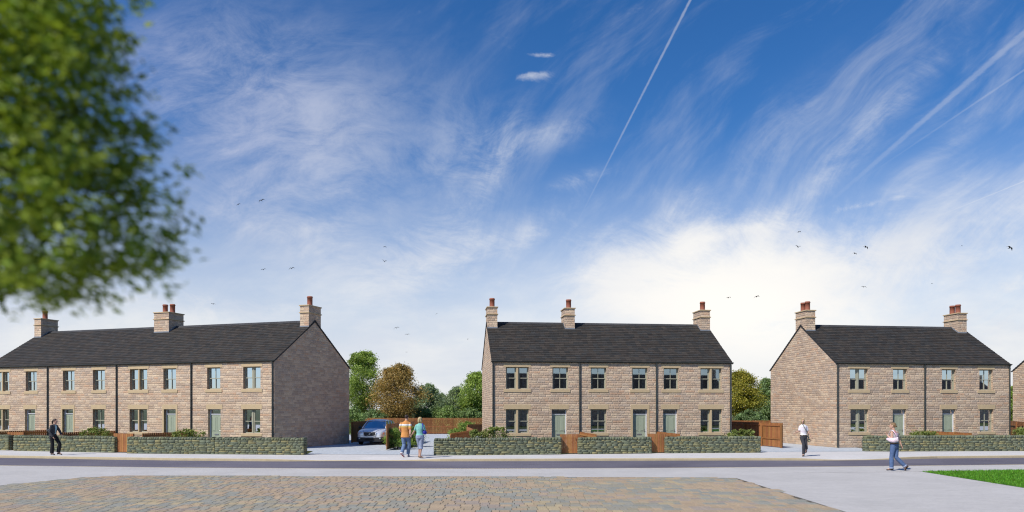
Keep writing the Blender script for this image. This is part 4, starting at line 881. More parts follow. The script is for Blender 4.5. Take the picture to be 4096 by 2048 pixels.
BL = [  # picture position, span, pose, roll, heading, label
 (954, 818, 17, 'bent', 28, 70, 'small dark bird to the lower left of a larger bird, high over the long terrace'),
 (1047, 802, 26, 'bent', 24, 70, 'larger banking bird of the highest pair over the long terrace'),
 (1054, 1078, 20, 'glide', 12, 60, 'gliding bird, left one of the lower pair over the long terrace'),
 (1167, 1074, 25, 'bent', 16, 60, 'bird with arched wings, right one of the lower pair over the long terrace'),
 (852, 1216, 19, 'glide', -8, 110, 'lone bird low over the long terrace\'s ridge, right of its twin pots'),
 (1540, 987, 16, 'down', -6, 90, 'small bird, upper of two one above the other over the gap of the first driveway'),
 (1537, 1046, 21, 'up', -14, 80, 'bird with lifted wings, lower of two one above the other over the first driveway'),
 (1586, 1312, 23, 'bent', 14, 60, 'arched-wing bird above the tall green tree and the bronze tree'),
 (1629, 1338, 18, 'glide', 4, 70, 'bird just right of and below another, straight above the bronze tree'),
 (1746, 1255, 13, 'down', 40, 40, 'faint small bird below the cirrus, halfway between driveway birds and the middle terrace'),
 (1871, 1358, 9, 'up', 30, 150, 'tiny bird close to the left chimney of the middle terrace'),
 (1626, 1409, 10, 'glide', 0, 90, 'faintest low bird right above the couple and the bronze tree'),
 (3196, 928, 19, 'bent', 14, 60, 'topmost bird over the stone pair\'s left chimney'),
 (3193, 989, 23, 'up', -8, 90, 'bird with raised left wing directly under the topmost bird over the stone pair'),
 (3463, 989, 24, 'bent', -18, 60, 'larger bird with drooping right wing over the middle of the stone pair\'s roof'),
 (3419, 1014, 19, 'bent', -6, 60, 'smaller bird left of and under the larger drooping one over the stone pair'),
 (4039, 992, 30, 'bent', -26, 70, 'biggest dark bird, alone at the right edge of the sky'),
 (3455, 1148, 20, 'glide', -10, 110, 'lone bird between the two chimneys of the stone pair, above the ridge'),
 (2914, 1191, 22, 'glide', 8, 60, 'left bird of two above the right end of the middle terrace'),
 (3027, 1187, 26, 'bent', 14, 60, 'right bird of two above the gap between middle terrace and stone pair'),
 (3846, 983, 10, 'down', 4, 80, 'tiny faint bird over the right chimney of the stone pair, left of the biggest bird'),
 (3728, 1135, 9, 'glide', -4, 80, 'tiny faint bird just above and left of the stone pair\'s right twin pots')]
for (x, y, sp, kd, roll, hd, lb) in BL:
    d = 75.0; o = bpy.data.objects.new('bird', BM[kd]); COL.objects.link(o); o.location = at(x, y, d)
    f_ = max(.45, abs(math.cos(R(90 - hd)))); s_ = sp / FPX * d / 1.06
    o.rotation_euler = (R(-12), R(-roll), R(90 - hd) * .6); o.scale = (s_, s_, s_); tag(o, lb, 'bird', 'birds in the sky')

# ------------------------------------------------------------------ parked car
def evalmesh(me, mods, name):
    o = bpy.data.objects.new('tmp', me); COL.objects.link(o)
    for t, kw in mods:
        m = o.modifiers.new(t, t)
        for k, v in kw.items(): setattr(m, k, v)
    dg = bpy.context.evaluated_depsgraph_get(); dg.update(); out = bpy.data.meshes.new_from_object(o.evaluated_get(dg)); out.name = name
    bpy.data.objects.remove(o); bpy.data.meshes.remove(me); return out
SILVER = plain('silver_car_paint', (0.78, 0.80, 0.84), 0.27, .03, 3, 0, .6, .45); BLACKP = plain('black_car_plastic', (0.022, 0.021, 0.022), .55, .1, 8, .05, .4); TYRE = plain('tyre_rubber', (.015, .015, .016), .85, .2, 20, .2, .2)
LAMP = plain('headlamp_lens', (.45, .5, .58), .08, .2, 14, 0, .8); AMBER = plain('amber_lens', (.5, .13, .02), .2, .05, 9, 0, .6); SEATM = plain('car_seat_cloth', (.12, .12, .13), .9, .1, 8, 0, .1)
car = empty('parked_car', (-8.55, 44.45, 0), -.025); tag(car, 'silver estate car parked nose-out on the driveway beside the shaded gable', 'car')
def half_ring(w_, zb, zs, zt, y, n=0):
    h = [(0, zb), (w_ * .75, zb), (w_ * .97, zb + .06), (w_, (zb + zs) / 2), (w_ * .985, zs - .1), (w_ * .93, zs), (w_ * .6, zt - (zt - zs) * .25), (0, zt)]
    return [(x, y, z) for x, z in h] + [(-x, y, z) for x, z in h[-2:0:-1]]
b = MB(); ws = .87
b.loft([half_ring(w_ * ws, zb, zs, zt, y) for y, w_, zb, zs, zt in ((0.0, .62, .36, .66, .72), (.03, .78, .30, .72, .785), (.14, .88, .27, .775, .84), (.4, .95, .25, .85, .915), (.8, .97, .24, .91, .975), (1.25, .975, .24, .95, 1.02), (2.2, .975, .24, .97, 1.03), (3.4, .975, .24, .98, 1.03), (4.3, .96, .25, .98, 1.02), (4.65, .92, .3, .95, 1.0), (4.74, .82, .36, .85, .9))])
obj('body', evalmesh(b.mesh('body'), [('SUBSURF', {'levels': 2, 'render_levels': 2})], 'body'), SILVER, car, smooth=True)
b = MB()
def roofring(y, w_, z0_, z1_): return [(w_ * k, y, z0_ + (z1_ - z0_) * (1 - abs(k) ** 2.6)) for k in (-1, -.85, -.5, 0, .5, .85, 1)] + [(w_ * k, y, z0_ - .045) for k in (.9, .5, 0, -.5, -.9)]
b.loft([roofring(2.02, .555, 1.40, 1.455), roofring(2.25, .575, 1.43, 1.50), roofring(2.9, .585, 1.45, 1.525), roofring(3.7, .58, 1.43, 1.50), roofring(4.3, .55, 1.36, 1.43)]); obj('roof', b, SILVER, car, smooth=True)
pl = []
for sx in (-1, 1):
    for (p0, p1, r_) in (((.735, 1.2, .97), (.555, 2.05, 1.415), .032), ((.75, 2.5, .98), (.575, 2.62, 1.44), .03), ((.75, 3.5, .99), (.58, 3.6, 1.43), .03), ((.73, 4.6, .97), (.55, 4.28, 1.38), .05)):
        b = MB(); b.tube([(sx * p0[0], p0[1], p0[2]), (sx * (p0[0] * .45 + p1[0] * .55 + .012), (p0[1] + p1[1]) / 2, (p0[2] + p1[2]) / 2 + .01), (sx * p1[0], p1[1], p1[2])], r_, 8); obj('pillar', b, SILVER, car, smooth=True)
b = MB(); n = 8
for i in range(n):
    def wp(k, t): w_ = .72 + (.55 - .72) * t; x = w_ * k; return (x, 1.16 + (2.05 - 1.16) * t + .13 * k * k, .985 + (1.435 - .985) * t)
    for j in range(4): b.quad(wp(-1 + 2 * i / n, j / 4), wp(-1 + 2 * (i + 1) / n, j / 4), wp(-1 + 2 * (i + 1) / n, (j + 1) / 4), wp(-1 + 2 * i / n, (j + 1) / 4))
WSG = glass_mat('windscreen_glass', .62, (.3, .4, .55)); obj('windscreen', b, WSG, car, smooth=True)
for sx in (-1, 1):
    for (ya, yb, ta, tb_) in ((1.42, 2.5, 2.12, 2.6), (2.56, 3.48, 2.66, 3.57), (3.55, 4.5, 3.64, 4.22)):
        b = MB(); b.quad((sx * .752, ya, .98), (sx * .752, yb, .985), (sx * .585, tb_, 1.425), (sx * .585, ta, 1.425)); obj('side_window', b, CARGLASS, car)
b = MB(); b.box(-.7, .7, 1.25, 4.4, .7, .93); obj('cabin', b, BLACKP, car)
for x in (-.33, .33):
    b = MB(); b.tube([(x, 2.55, .9), (x, 2.6, 1.15), (x, 2.68, 1.22)], [(.2, .07), (.19, .06), (.1, .05)], 10, side=(1, 0, 0)); b.tube([(x, 2.69, 1.22), (x, 2.71, 1.36)], [(.11, .05), (.1, .045)], 10, side=(1, 0, 0), round_ends=True); obj('seat', b, SEATM, car, smooth=True)
# bonnet lines, grille, badge, lamps, bumper
b = MB()
for sx in (-1, 1): b.tube([(sx * .36, .05, .795), (sx * .44, .25, .862), (sx * .56, .7, .94), (sx * .66, 1.1, .985)], .006, 5)
obj('bonnet_seam', b, BLACKP, car)
b = MB(); b.loft([[(x, y, z) for x, z in ((-.33, .585), (-.29, .555), (.29, .555), (.33, .585), (.365, .75), (.345, .765), (-.345, .765), (-.365, .75))] for y in (-.03, .2)]); gr = obj('grille', b, BLACKP, car)
b = MB(); fr = [(-.345, .57), (-.3, .535), (.3, .535), (.345, .57), (.385, .755), (.35, .785), (-.35, .785), (-.385, .755)]
for (x0, z0), (x1, z1) in zip(fr, fr[1:] + fr[:1]): b.tube([(x0, -.03, z0), (x1, -.03, z1)], .02, 6)
obj('surround', b, SILVER, gr, smooth=True)
b = MB(); b.tube([(-.13, -.045, .56), (.15, -.045, .765)], .011, 6); b.bbox(-.042, .042, -.065, -.03, .625, .705, .006); obj('badge', b, CHROME, gr)
b = MB(); b.bbox(-.36, .36, -.015, .1, .43, .535, .02); obj('nose_panel', b, SILVER, car)
b = MB()
b.loft([[(x * ws, y, z) for x, z in ((-w_, .2), (w_, .2), (w_ + .01, .46), (-w_ - .01, .46))] for y, w_ in ((.62, .99), (.25, .97), (.08, .88), (-.01, .7), (-.035, .4))] ); obj('bumper', evalmesh(b.mesh('bumper'), [('BEVEL', {'width': .02, 'segments': 2})], 'bumper'), BLACKP, car)
b = MB(); b.bbox(-.3, .3, -.045, .0, .28, .385, .01); obj('intake', b, TYRE, car)
for sx in (-1, 1):
    b = MB(); hp = [(.47, .655), (.47, .735), (.6, .755), (.76, .745), (.775, .69), (.7, .655)]
    b.loft([[(sx * x * 1.0, y + (x - .47) * .62, z) for x, z in hp] for y in (.01, .2)] if sx > 0 else [[(sx * x, y + (x - .47) * .62, z) for x, z in hp] for y in (.2, .01)]); hl = obj('headlight', b, LAMP, car)
    b = MB(); b.tube([(sx * .68, .12, .705), (sx * .68, .15, .705)], .036, 12); b.tube([(sx * .54, .04, .7), (sx * .54, .06, .7)], .036, 12); obj('reflector', b, CHROME, hl)
    b = MB(); b.bbox(sx * .79 - .022, sx * .79 + .022, .19, .36, .665, .745, .006); obj('indicator', b, AMBER, car)
    b = MB(); b.tube([(sx * .62, -.015, .40), (sx * .62, .03, .40)], .04, 12); obj('fog_light', b, LAMP, car)
    b = MB(); b.ball((sx * .93, 1.5, 1.02), .11, .07, .07, 12, 8); b.tube([(sx * .78, 1.46, .98), (sx * .88, 1.48, .995)], .025, 6); obj('mirror', b, BLACKP, car, smooth=True)
    for y in (.85, 3.75):
        b = MB(); rr_ = [(.20, -.1), (.28, -.115), (.325, -.09), (.335, -.05), (.335, .05), (.325, .09), (.28, .115), (.20, .1)]
        b.loft([[(sx * .715 + o_, y + r_ * math.cos(2 * math.pi * k / 24), .335 + r_ * math.sin(2 * math.pi * k / 24)) for k in range(24)] for r_, o_ in rr_]); wh = obj('wheel', b, TYRE, car, smooth=True)
        b = MB(); b.tube([(sx * .73, y, .335), (sx * .80, y, .335)], [.2, .19], 20); 
        for k in range(5): a_ = 2 * math.pi * k / 5; b.tube([(sx * .81, y, .335), (sx * .812, y + .18 * math.cos(a_), .335 + .18 * math.sin(a_))], .025, 6)
        obj('rim', b, CHROME, wh)

# ------------------------------------------------------------------ people
def cloth(name, stops, rough=.85, var=.12, axis=2, bmp=.4, wrink=9):
    """stops: list of (height, colour) bands, constant between"""
    m, t, b = mat(name); o = nn(t, 'ShaderNodeTexCoord').outputs['Object']; z = sep(t, o)[axis]
    if len(stops) == 1: c = stops[0][1]
    else:
        z0, z1 = stops[0][0], stops[-1][0] + .001; n = nn(t, 'ShaderNodeMapRange'); put(t, n.inputs[0], z); n.inputs[1].default_value = z0; n.inputs[2].default_value = z1
        c = ramp(t, n.outputs[0], [((s_ - z0) / (z1 - z0), k) for s_, k in stops], 'CONSTANT')
    f = noi(t, o, wrink, 4, .6, 1.2); g = noi(t, o, 90, 2)
    c = mixc(t, 1.0, c, ramp(t, mth(t, 'ADD', mth(t, 'MULTIPLY', f, .7), mth(t, 'MULTIPLY', g, .3)), [(.3, 1 - var), (.7, 1 + var)]), 'MULTIPLY')
    put(t, b.inputs['Base Color'], c); b.inputs['Roughness'].default_value = rough; b.inputs['Specular IOR Level'].default_value = .2; bump(t, b, f, bmp, .03); return m
SKIN = plain('skin', (.50, .30, .215), .55, .08, 10, .03, .35); EYEM = plain('eye', (.03, .025, .02), .2, .05, 9, 0, .5)
HDARK = plain('dark_brown_hair', (.035, .022, .016), .55, .35, 30, .3, .4); HBLOND = plain('blond_hair', (.42, .32, .16), .55, .3, 30, .3, .35); HMID = plain('brown_blond_hair', (.20, .125, .06), .55, .45, 25, .3, .35)
V3 = lambda *a_: Vector(a_)
def er(c, e1, e2, a_, b_, n=16): c = Vector(c); return [c + e1 * (a_ * math.cos(2 * math.pi * k / n)) + e2 * (b_ * math.sin(2 * math.pi * k / n)) for k in range(n)]
def solid(mb, vox=.009, sm=3): return evalmesh(mb.mesh('tmp'), [('REMESH', {'mode': 'VOXEL', 'voxel_size': vox}), ('SMOOTH', {'factor': .5, 'iterations': sm})], 'solid')
def lerp(a_, b_, t): return Vector(a_) * (1 - t) + Vector(b_) * t
def hand(mb, wr, d, nrm, side, curl=.5):
    """palm, four unequal bent fingers and a thumb; d along the hand, nrm out of the palm, side towards the thumb"""
    wr = Vector(wr); d = Vector(d).normalized(); nrm = Vector(nrm); nrm = (nrm - d * nrm.dot(d)).normalized(); sd = d.cross(nrm); sd = sd if sd.dot(Vector(side)) > 0 else -sd
    mb.tube([wr - d * .01, wr + d * .03, wr + d * .085], [(.024, .017), (.036, .015), (.038, .012)], 10, side=sd, round_ends=True)
    for i, (o_, l_) in enumerate(((.028, .066), (.010, .075), (-.009, .07), (-.027, .055))):
        p0 = wr + d * .082 + sd * o_; c1 = d * math.cos(curl) + nrm * math.sin(curl); c2 = d * math.cos(curl * 2) + nrm * math.sin(curl * 2); p1 = p0 + c1 * l_ * .5
        mb.tube([p0 - d * .01, p0, p1, p1 + c2 * l_ * .5], [.0095, .0095, .0088, .0075], 7, round_ends=True)
    p0 = wr + d * .025 + sd * .03; p1 = p0 + (d * .6 + sd * .7 + nrm * .3).normalized() * .035
    mb.tube([p0, p1, p1 + (d * .85 + sd * .3 + nrm * .35).normalized() * .032], [.0125, .011, .0085], 7, round_ends=True)
def head(mb, c, f, up, s=1.0):
    """skull, jaw, nose, brow, ears; f faces forward"""
    c = Vector(c); f = Vector(f).normalized(); up = Vector(up); up = (up - f * up.dot(f)).normalized(); r = f.cross(up); M = Matrix((r, f, up)).transposed()
    P = lambda x, y, z: c + (r * x + f * y + up * z) * s
    mb.ball(P(0, -.012, .022), .076 * s, .094 * s, .094 * s, 16, 12, M); mb.loft([er(P(0, .018, .02), r, f, .066 * s, .075 * s), er(P(0, .028, -.045), r, f, .058 * s, .062 * s), er(P(0, .038, -.088), r, f, .042 * s, .044 * s), er(P(0, .045, -.112), r, f, .022 * s, .024 * s)])
    mb.tube([P(0, .09, .018), P(0, .112, -.02), P(0, .092, -.03)], [.008 * s, .015 * s, .011 * s], 8, round_ends=True); mb.tube([P(-.045, .078, .026), P(0, .09, .03), P(.045, .078, .026)], [.009 * s, .011 * s, .009 * s], 6)
    mb.tube([P(-.02, .08, -.062), P(0, .09, -.062), P(.02, .08, -.062)], [.007 * s, .011 * s, .007 * s], 6, round_ends=True)
    for k in (-1, 1): mb.ball(P(k * .078, -.005, -.005), .014 * s, .022 * s, .034 * s, 8, 6, M)
    return P
TOPS = {}
def person(label, X, Y, sc, J, wear, eyes=True):
    """J: joints in metres from the foot anchor (x right, y away, z up)"""
    root = empty('person', (X, Y, 0)); root.scale = (sc, sc, sc); tag(root, label, 'person', 'people on the pavements')
    side = Vector(J['side']).normalized(); up = Vector((0, 0, 1)); fw = up.cross(side)
    pel, ch, nk, hd = (Vector(J[k]) for k in ('pel', 'chest', 'neck', 'head')); k_ = J.get('build', 1.0); face = Vector(J['face'])
    if fw.dot(face) < -.2 * face.length: fw = -fw
    def torso(g, zlo=None, zhi=None):
        st = [(pel - up * .10, .150, .105), (pel, .165, .118), (lerp(pel, ch, .38), .142, .102), (lerp(pel, ch, .75), .152, .112), (ch, .165, .122), (lerp(ch, nk, .5), .172, .105), (lerp(ch, nk, .70), .160, .088), (lerp(ch, nk, .86), .112, .072), (nk, .062, .06)]
        out = [er(c, side, fw, a_ * k_ + g, b_ * k_ + g) for c, a_, b_ in st if (zlo is None or c.z >= zlo) and (zhi is None or c.z <= zhi)]; return out
    def arm(mb, A, g=0.0, t0=0, t1=2.0):
        sh, el, wr = (Vector(q) for q in A[:3]); pts = [sh, lerp(sh, el, .35), lerp(sh, el, .7), el, lerp(el, wr, .3), lerp(el, wr, .7), wr]; rad = [.050, .050, .045, .040, .042, .034, .025]; n_ = len(pts); m_ = max(2, int(round(t1 * 3)) + 1)
        mb.tube(pts[:m_], [r * k_ + g for r in rad[:m_]], 12, round_ends=True)
    def leg(mb, Lg, g=0.0, t1=2.0, fl=0.0):
        hp, kn, an = (Vector(q) for q in Lg[:3]); pts = [hp, lerp(hp, kn, .3), lerp(hp, kn, .7), kn, lerp(kn, an, .25), lerp(kn, an, .6), an]; rad = [.092, .086, .066, .056, .056, .048, .038]; m_ = int(round(t1 * 3)) + 1
        mb.tube(pts[:m_], [r * k_ + g + fl * (i / 6) ** 2 for i, r in enumerate(rad[:m_])], 14, round_ends=(g == 0))
    b = MB(); b.loft(torso(-.012)); b.tube([nk - up * .04, lerp(nk, hd, .55)], [.056 * k_, .052 * k_], 12); P = head(b, hd, face, J.get('up', (0, 0, 1)))
    for A in J['arms']: arm(b, A); hand(b, A[2], A[3], A[4], A[5], A[6] if len(A) > 6 else .5)
    for Lg in J['legs']:
        leg(b, Lg); an, toe = Vector(Lg[2]), Vector(Lg[3]); heel = Vector(Lg[4]) if len(Lg) > 4 else an + (an - toe) * .25 - up * (an.z - .03) * .8
        b.tube([an, lerp(an, toe, .45), toe], [.036, .032, .02], 10, round_ends=True); b.tube([heel, an], [.028, .034], 8, round_ends=True)
    body = obj('body', solid(b), SKIN, root, smooth=True)
    if eyes:
        for k in (-1, 1): e_ = MB(); e_.ball(P(k * .03, .079, .008), .011, .009, .009, 8, 6); obj('eye', e_, EYEM, root, smooth=True)
    # clothes
    for (nm, m_, typ, kw) in wear:
        b = MB(); g = kw.get('g', .014)
        if typ == 'top':
            rs = torso(g, kw.get('lo'), kw.get('hi')); 
            if kw.get('hem'): rs = [er(Vector(kw['hem']), side, fw, kw['hw'][0], kw['hw'][1])] + rs
            b.loft(rs)
            for A in J['arms']:
                if kw.get('sleeve', 0): arm(b, A, g + kw.get('sg', .006), 0, kw['sleeve'])
            if kw.get('collar'): b.tube([nk - up * .03, nk + up * .035], [.075, .066], 12)
        elif typ == 'legs':
            b.loft([er(pel + up * kw.get('waist', .06), side, fw, .158 * k_ + g, .112 * k_ + g), er(pel, side, fw, .168 * k_ + g, .122 * k_ + g), er(pel - up * .1, side, fw, .155 * k_ + g, .112 * k_ + g), er(pel - up * .16, side, fw, .11, .08)])
            for Lg in J['legs']: leg(b, Lg, g, kw.get('t1', 2.0), kw.get('flare', 0.0))
        elif typ == 'shoes':
            for Lg in J['legs']:
                s1 = MB(); an, toe = Vector(Lg[2]), Vector(Lg[3]); heel = Vector(Lg[4]) if len(Lg) > 4 else an + (an - toe) * .25 - up * (an.z - .03) * .8
                w_ = kw.get('w', .045); s1.tube([heel, lerp(heel, toe, .3), lerp(heel, toe, .7), toe], [(w_ * .85, .04), (w_ * .9, .05 if not kw.get('low') else .026), (w_ * 1.05, .036 if not kw.get('low') else .02), (w_ * .8, .024)], 12, side=(toe - heel).cross(up), round_ends=True)
                if not kw.get('low'): s1.tube([lerp(heel, toe, .22), an + up * .02], [.045, .042], 10)
                if kw.get('stiletto'): s1.tube([heel, (heel.x, heel.y, .002)], [.014, .007], 6)
                so = obj(nm, solid(s1, .008, 2), m_, root, smooth=True)
                if kw.get('sole'):
                    s2 = MB(); dn = (toe - heel).cross(up).cross(toe - heel).normalized(); dn = -dn if dn.z > 0 else dn
                    s2.tube([heel + dn * .034, lerp(heel, toe, .5) + dn * .03, toe + dn * .016], [(w_ * 1.0, .012), (w_ * 1.1, .012), (w_ * .95, .012)], 10, side=(toe - heel).cross(up), round_ends=True); obj('sole', s2, kw['sole'], so, smooth=True)
            continue
        elif typ == 'hair':
            r = face.cross(up).normalized(); f = face.normalized(); M = Matrix((r, f, up)).transposed(); s_ = kw.get('s', 1)
            b.ball(P(0, -.024, .034), .086 * s_, .098 * s_, .093 * s_, 16, 10, M)
            for pts, rad in kw.get('locks', ()): b.tube([P(*q) for q in pts], rad, 8, round_ends=True)
        elif typ == 'tube':
            for pts, rad, sd in kw['parts']: b.tube(pts, rad, 10, side=sd, round_ends=kw.get('re', False))
            obj(nm, b, m_, root, smooth=True); continue
        obj(nm, solid(b, .010, kw.get('sm', 3)), m_, root, smooth=True)
    return root
BLACKC = cloth('black_suit_cloth', [(0, (.017, .017, .019))]); CHAR = cloth('charcoal_jacket_cloth', [(0, (.05, .052, .057))], bmp=.6); PALEB = cloth('pale_blue_top', [(0, (.33, .52, .58))])
LEATH = plain('black_leather', (.012, .012, .012), .3, .2, 12, .1, .5)
JEAN = cloth('blue_denim', [(0, (.135, .20, .33))], var=.25, bmp=.7); JEAN2 = cloth('mid_blue_denim', [(0, (.085, .135, .255))], var=.22, bmp=.7); JEANL = cloth('washed_denim', [(0, (.29, .34, .46))], var=.22, bmp=.7); GREYJ = cloth('dark_grey_denim', [(0, (.045, .047, .053))], var=.3, bmp=.7)
ORANGE = cloth('orange_polo_cloth', [(0, (.60, .27, .085)), (1.36, (.55, .42, .12)), (1.385, (.60, .30, .10)), (1.40, (.55, .45, .17)), (1.425, (.20, .18, .16)), (1.44, (.78, .77, .74)), (1.505, (.60, .27, .085)), (2.2, (.6, .27, .085))])
TEAL = cloth('teal_tee_cloth', [(0, (.22, .50, .44))])
wst = [(0, (.80, .79, .80))]
for z in (1.06, 1.125, 1.19, 1.255, 1.32, 1.385): wst += [(z, (.52, .38, .50)), (z + .014, (.80, .79, .80))]
STRIPE = cloth('white_striped_cloth', wst + [(2.0, (.8, .79, .8))]); TANK = cloth('grey_vest_cloth', [(0, (.46, .42, .43))])
BELT = plain('brown_belt', (.12, .08, .045), .5, .5, 30, .2, .4); WSHOE = plain('white_shoe', (.7, .7, .7), .6, .1, 10, .1, .3); RSOLE = plain('red_sole', (.28, .03, .03), .7, .2, 10, .1, .2); NAVY = plain('navy_shoe', (.025, .035, .06), .7, .2, 10, .1, .3); BRSHOE = plain('brown_shoe', (.05, .03, .02), .55, .2, 10, .1, .3); CANV = plain('dark_canvas', (.04, .042, .045), .8, .2, 14, .1, .2); TAN_ = plain('tan_sandal', (.25, .16, .09), .6, .2, 10, .1, .3); RUBW = plain('white_rubber', (.6, .6, .56), .6, .1, 10, 0, .3)
gx_ = lambda x, d: (x - 2048) / FPX * d
# 1 woman in the black suit, walking to the right
J1 = dict(side=(0, 1, 0), pel=(0, 0, .93), chest=(.045, 0, 1.23), neck=(.07, 0, 1.43), head=(.115, 0, 1.585), face=(1, -.08, -.05), build=.9,
    arms=[((.03, -.16, 1.37), (-.02, -.2, 1.08), (.115, -.2, .86), (.45, 0, -.85), (.6, .5, .3), (.8, -.3, .3), .6), ((.05, .16, 1.37), (.2, .19, 1.12), (.305, .14, .96), (.7, -.1, -.6), (-.2, -.6, -.4), (.5, 0, .8), .6)],
    legs=[((-.01, -.085, .9), (.03, -.09, .5), (-.0, -.09, .1), (.13, -.09, .03)), ((.02, .085, .9), (.26, .09, .53), (.2, .09, .13), (.35, .09, .03))])
r1 = person('woman in a black trouser suit with a dark ponytail, walking right along the wall', gx_(212, 34.75), 34.75, 1.0, J1, [
    ('top', PALEB, 'top', dict(g=.004)), ('trousers', BLACKC, 'legs', dict(g=.016, flare=.035)), ('shoe', LEATH, 'shoes', dict(w=.037, low=True, stiletto=True)), ('hair', HDARK, 'hair', dict(locks=[([(0, -.1, .05), (0, -.15, .0), (0, -.145, -.1), (0, -.13, -.14)], [.03, .042, .034, .012])]))])
def jacket(J, root):
    side = Vector((0, 1, 0)); fw = Vector((1, 0, 0)); pel, ch, nk = Vector(J['pel']), Vector(J['chest']), Vector(J['neck']); b = MB()
    secs = [(pel - V3(.02, 0, .13), .185, .142), (pel, .172, .13), (lerp(pel, ch, .38), .15, .12), (lerp(pel, ch, .75), .158, .13), (ch, .168, .138), (lerp(ch, nk, .55), .172, .12), (lerp(ch, nk, .85), .135, .09), (nk + V3(-.015, 0, .02), .078, .066)]
    def open_ring(c, a_, b_, gap, n=22, th=.012):
        o_, i_ = [], []
        for k in range(n + 1):
            t = gap + (2 * math.pi - 2 * gap) * k / n
            o_.append(c + fw * (b_ * math.cos(t)) + side * (a_ * math.sin(t))); i_.append(c + fw * ((b_ - th) * math.cos(t)) + side * ((a_ - th) * math.sin(t)))
        return o_ + i_[::-1]
    gaps = [.75, .5, .3, .42, .55, .6, .62, .7]; b.loft([open_ring(c, a_, b_, g_) for (c, a_, b_), g_ in zip(secs, gaps)])
    for A in J['arms']:
        sh, el, wr = (Vector(q) for q in A[:3]); wr = lerp(el, wr, .94); b.tube([sh, lerp(sh, el, .4), el, lerp(el, wr, .5), wr], [.07, .064, .056, .052, .046], 12, round_ends=True)
    obj('jacket', solid(b, .010, 2), CHAR, root, smooth=True)
jacket(J1, r1)
bg_ = MB(); bg_.tube([(-.2, -.06, 1.17), (-.14, -.1, 1.16), (-.07, -.14, 1.13)], [(.05, .04), (.075, .05), (.06, .045)], 12, side=(0, 0, 1), round_ends=True)
o = obj('handbag', solid(bg_, .01, 2), LEATH, None, smooth=True, loc=(gx_(212, 34.75), 34.75, 0)); tag(o, 'small black bag tucked under the suited woman\'s elbow', 'bag')
# 2 man in orange, walking away
J2 = dict(side=(1, .12, 0), pel=(0, 0, 1.0), chest=(0, .02, 1.38), neck=(.03, .03, 1.645), head=(.055, .06, 1.82), face=(.45, .9, 0), build=1.12,
    arms=[((-.19, 0, 1.515), (-.25, .0, 1.24), (-.2, .2, 1.12), (.3, .8, -.3), (.7, -.2, .3), (.2, .4, .6), .7), ((.2, .02, 1.515), (.235, -.06, 1.23), (.245, -.2, 1.01), (.15, -.45, -.85), (.9, .1, 0), (0, .8, -.3), .8)],
    legs=[((-.09, 0, .97), (-.07, .03, .55), (-.11, -.29, .22), (-.03, -.2, .03), (-.15, -.33, .20)), ((.09, 0, .97), (.16, .12, .56), (.08, .26, .12), (.11, .42, .03))])
MX, MY = gx_(1621.6, 33.4), 33.4
person('man in an orange polo shirt and blue jeans, seen from behind', MX, MY, .98, J2, [
    ('shirt', ORANGE, 'top', dict(g=.02, sleeve=.8, sg=.006, lo=.98, hem=(0, 0, .90), hw=(.222, .165), collar=True)), ('jeans', JEAN, 'legs', dict(g=.016, flare=.022, waist=.01)), ('shoe', WSHOE, 'shoes', dict(w=.048, sole=RSOLE)), ('hair', HDARK, 'hair', dict(s=1.0)),
    ('watch', LEATH, 'tube', dict(parts=[([(.243, -.175, 1.05), (.245, -.19, 1.028)], [.033, .033], (1, 0, 0))]))], eyes=False)
# 3 woman in teal
J3 = dict(side=(1, .15, 0), pel=(0, 0, .98), chest=(.0, .02, 1.30), neck=(.005, .03, 1.53), head=(.015, .06, 1.685), face=(.55, .83, 0), build=.95,
    arms=[((-.145, 0, 1.425), (-.255, .09, 1.18), (-.39, .27, 1.02), (-.45, .55, -.45), (.7, .2, -.6), (0, .6, .7), .9), ((.15, .02, 1.425), (.225, .03, 1.18), (.17, .24, 1.14), (-.2, .9, .1), (-.8, 0, 0), (0, 0, 1), .6)],
    legs=[((-.085, 0, .95), (-.03, .14, .52), (-.07, .32, .13), (-.12, .46, .03)), ((.085, 0, .95), (.05, .06, .5), (.0, .02, .085), (.12, .09, .025))])
WX, WY = gx_(1679.6, 32.6), 32.6
person('woman in a teal T-shirt and cropped denim trousers with blond hair, seen from behind', WX, WY, 1.0, J3, [
    ('tee', TEAL, 'top', dict(g=.012, lo=.9, sleeve=.5, sg=.002, hem=(0, 0, 1.03), hw=(.175, .13))), ('cropped_trousers', JEANL, 'legs', dict(g=.024, t1=1.3, flare=.02, waist=.03)), ('sandal', TAN_, 'shoes', dict(w=.036, low=True)),
    ('hair', HBLOND, 'hair', dict(s=1.06, locks=[([(-.06, -.06, .03), (-.075, -.06, -.08), (-.065, -.05, -.14)], [.035, .035, .014]), ([(0, -.09, .03), (0, -.1, -.08), (.0, -.075, -.16)], [.05, .05, .02]), ([(.06, -.05, .03), (.075, -.04, -.08), (.065, -.03, -.15)], [.035, .033, .014])]))], eyes=False)
BLUEB = plain('royal_blue_bag_cloth', (.03, .035, .32), .6, .15, 12, .2, .3)
sbg = empty('shoulder_bag', (WX, WY, 0)); tag(sbg, 'royal blue shoulder bag under the arm of the woman in teal', 'bag')
b = MB(); b.tube([(.16, -.06, 1.16), (.205, -.05, 1.135), (.25, .0, 1.12), (.275, .08, 1.13)], [(.06, .025), (.085, .04), (.085, .045), (.05, .03)], 12, side=(0, 0, 1), round_ends=True); obj('pouch', solid(b, .01, 2), BLUEB, sbg, smooth=True)
b = MB(); b.tube([(.165, -.07, 1.2), (.14, -.115, 1.34), (.12, -.085, 1.48), (.12, -.01, 1.535), (.13, .07, 1.5), (.18, .13, 1.36), (.255, .07, 1.2)], (.016, .006) and [(.018, .007)] * 7, 8, side=(1, 0, 0)); obj('strap', b, BLUEB, sbg, smooth=True)
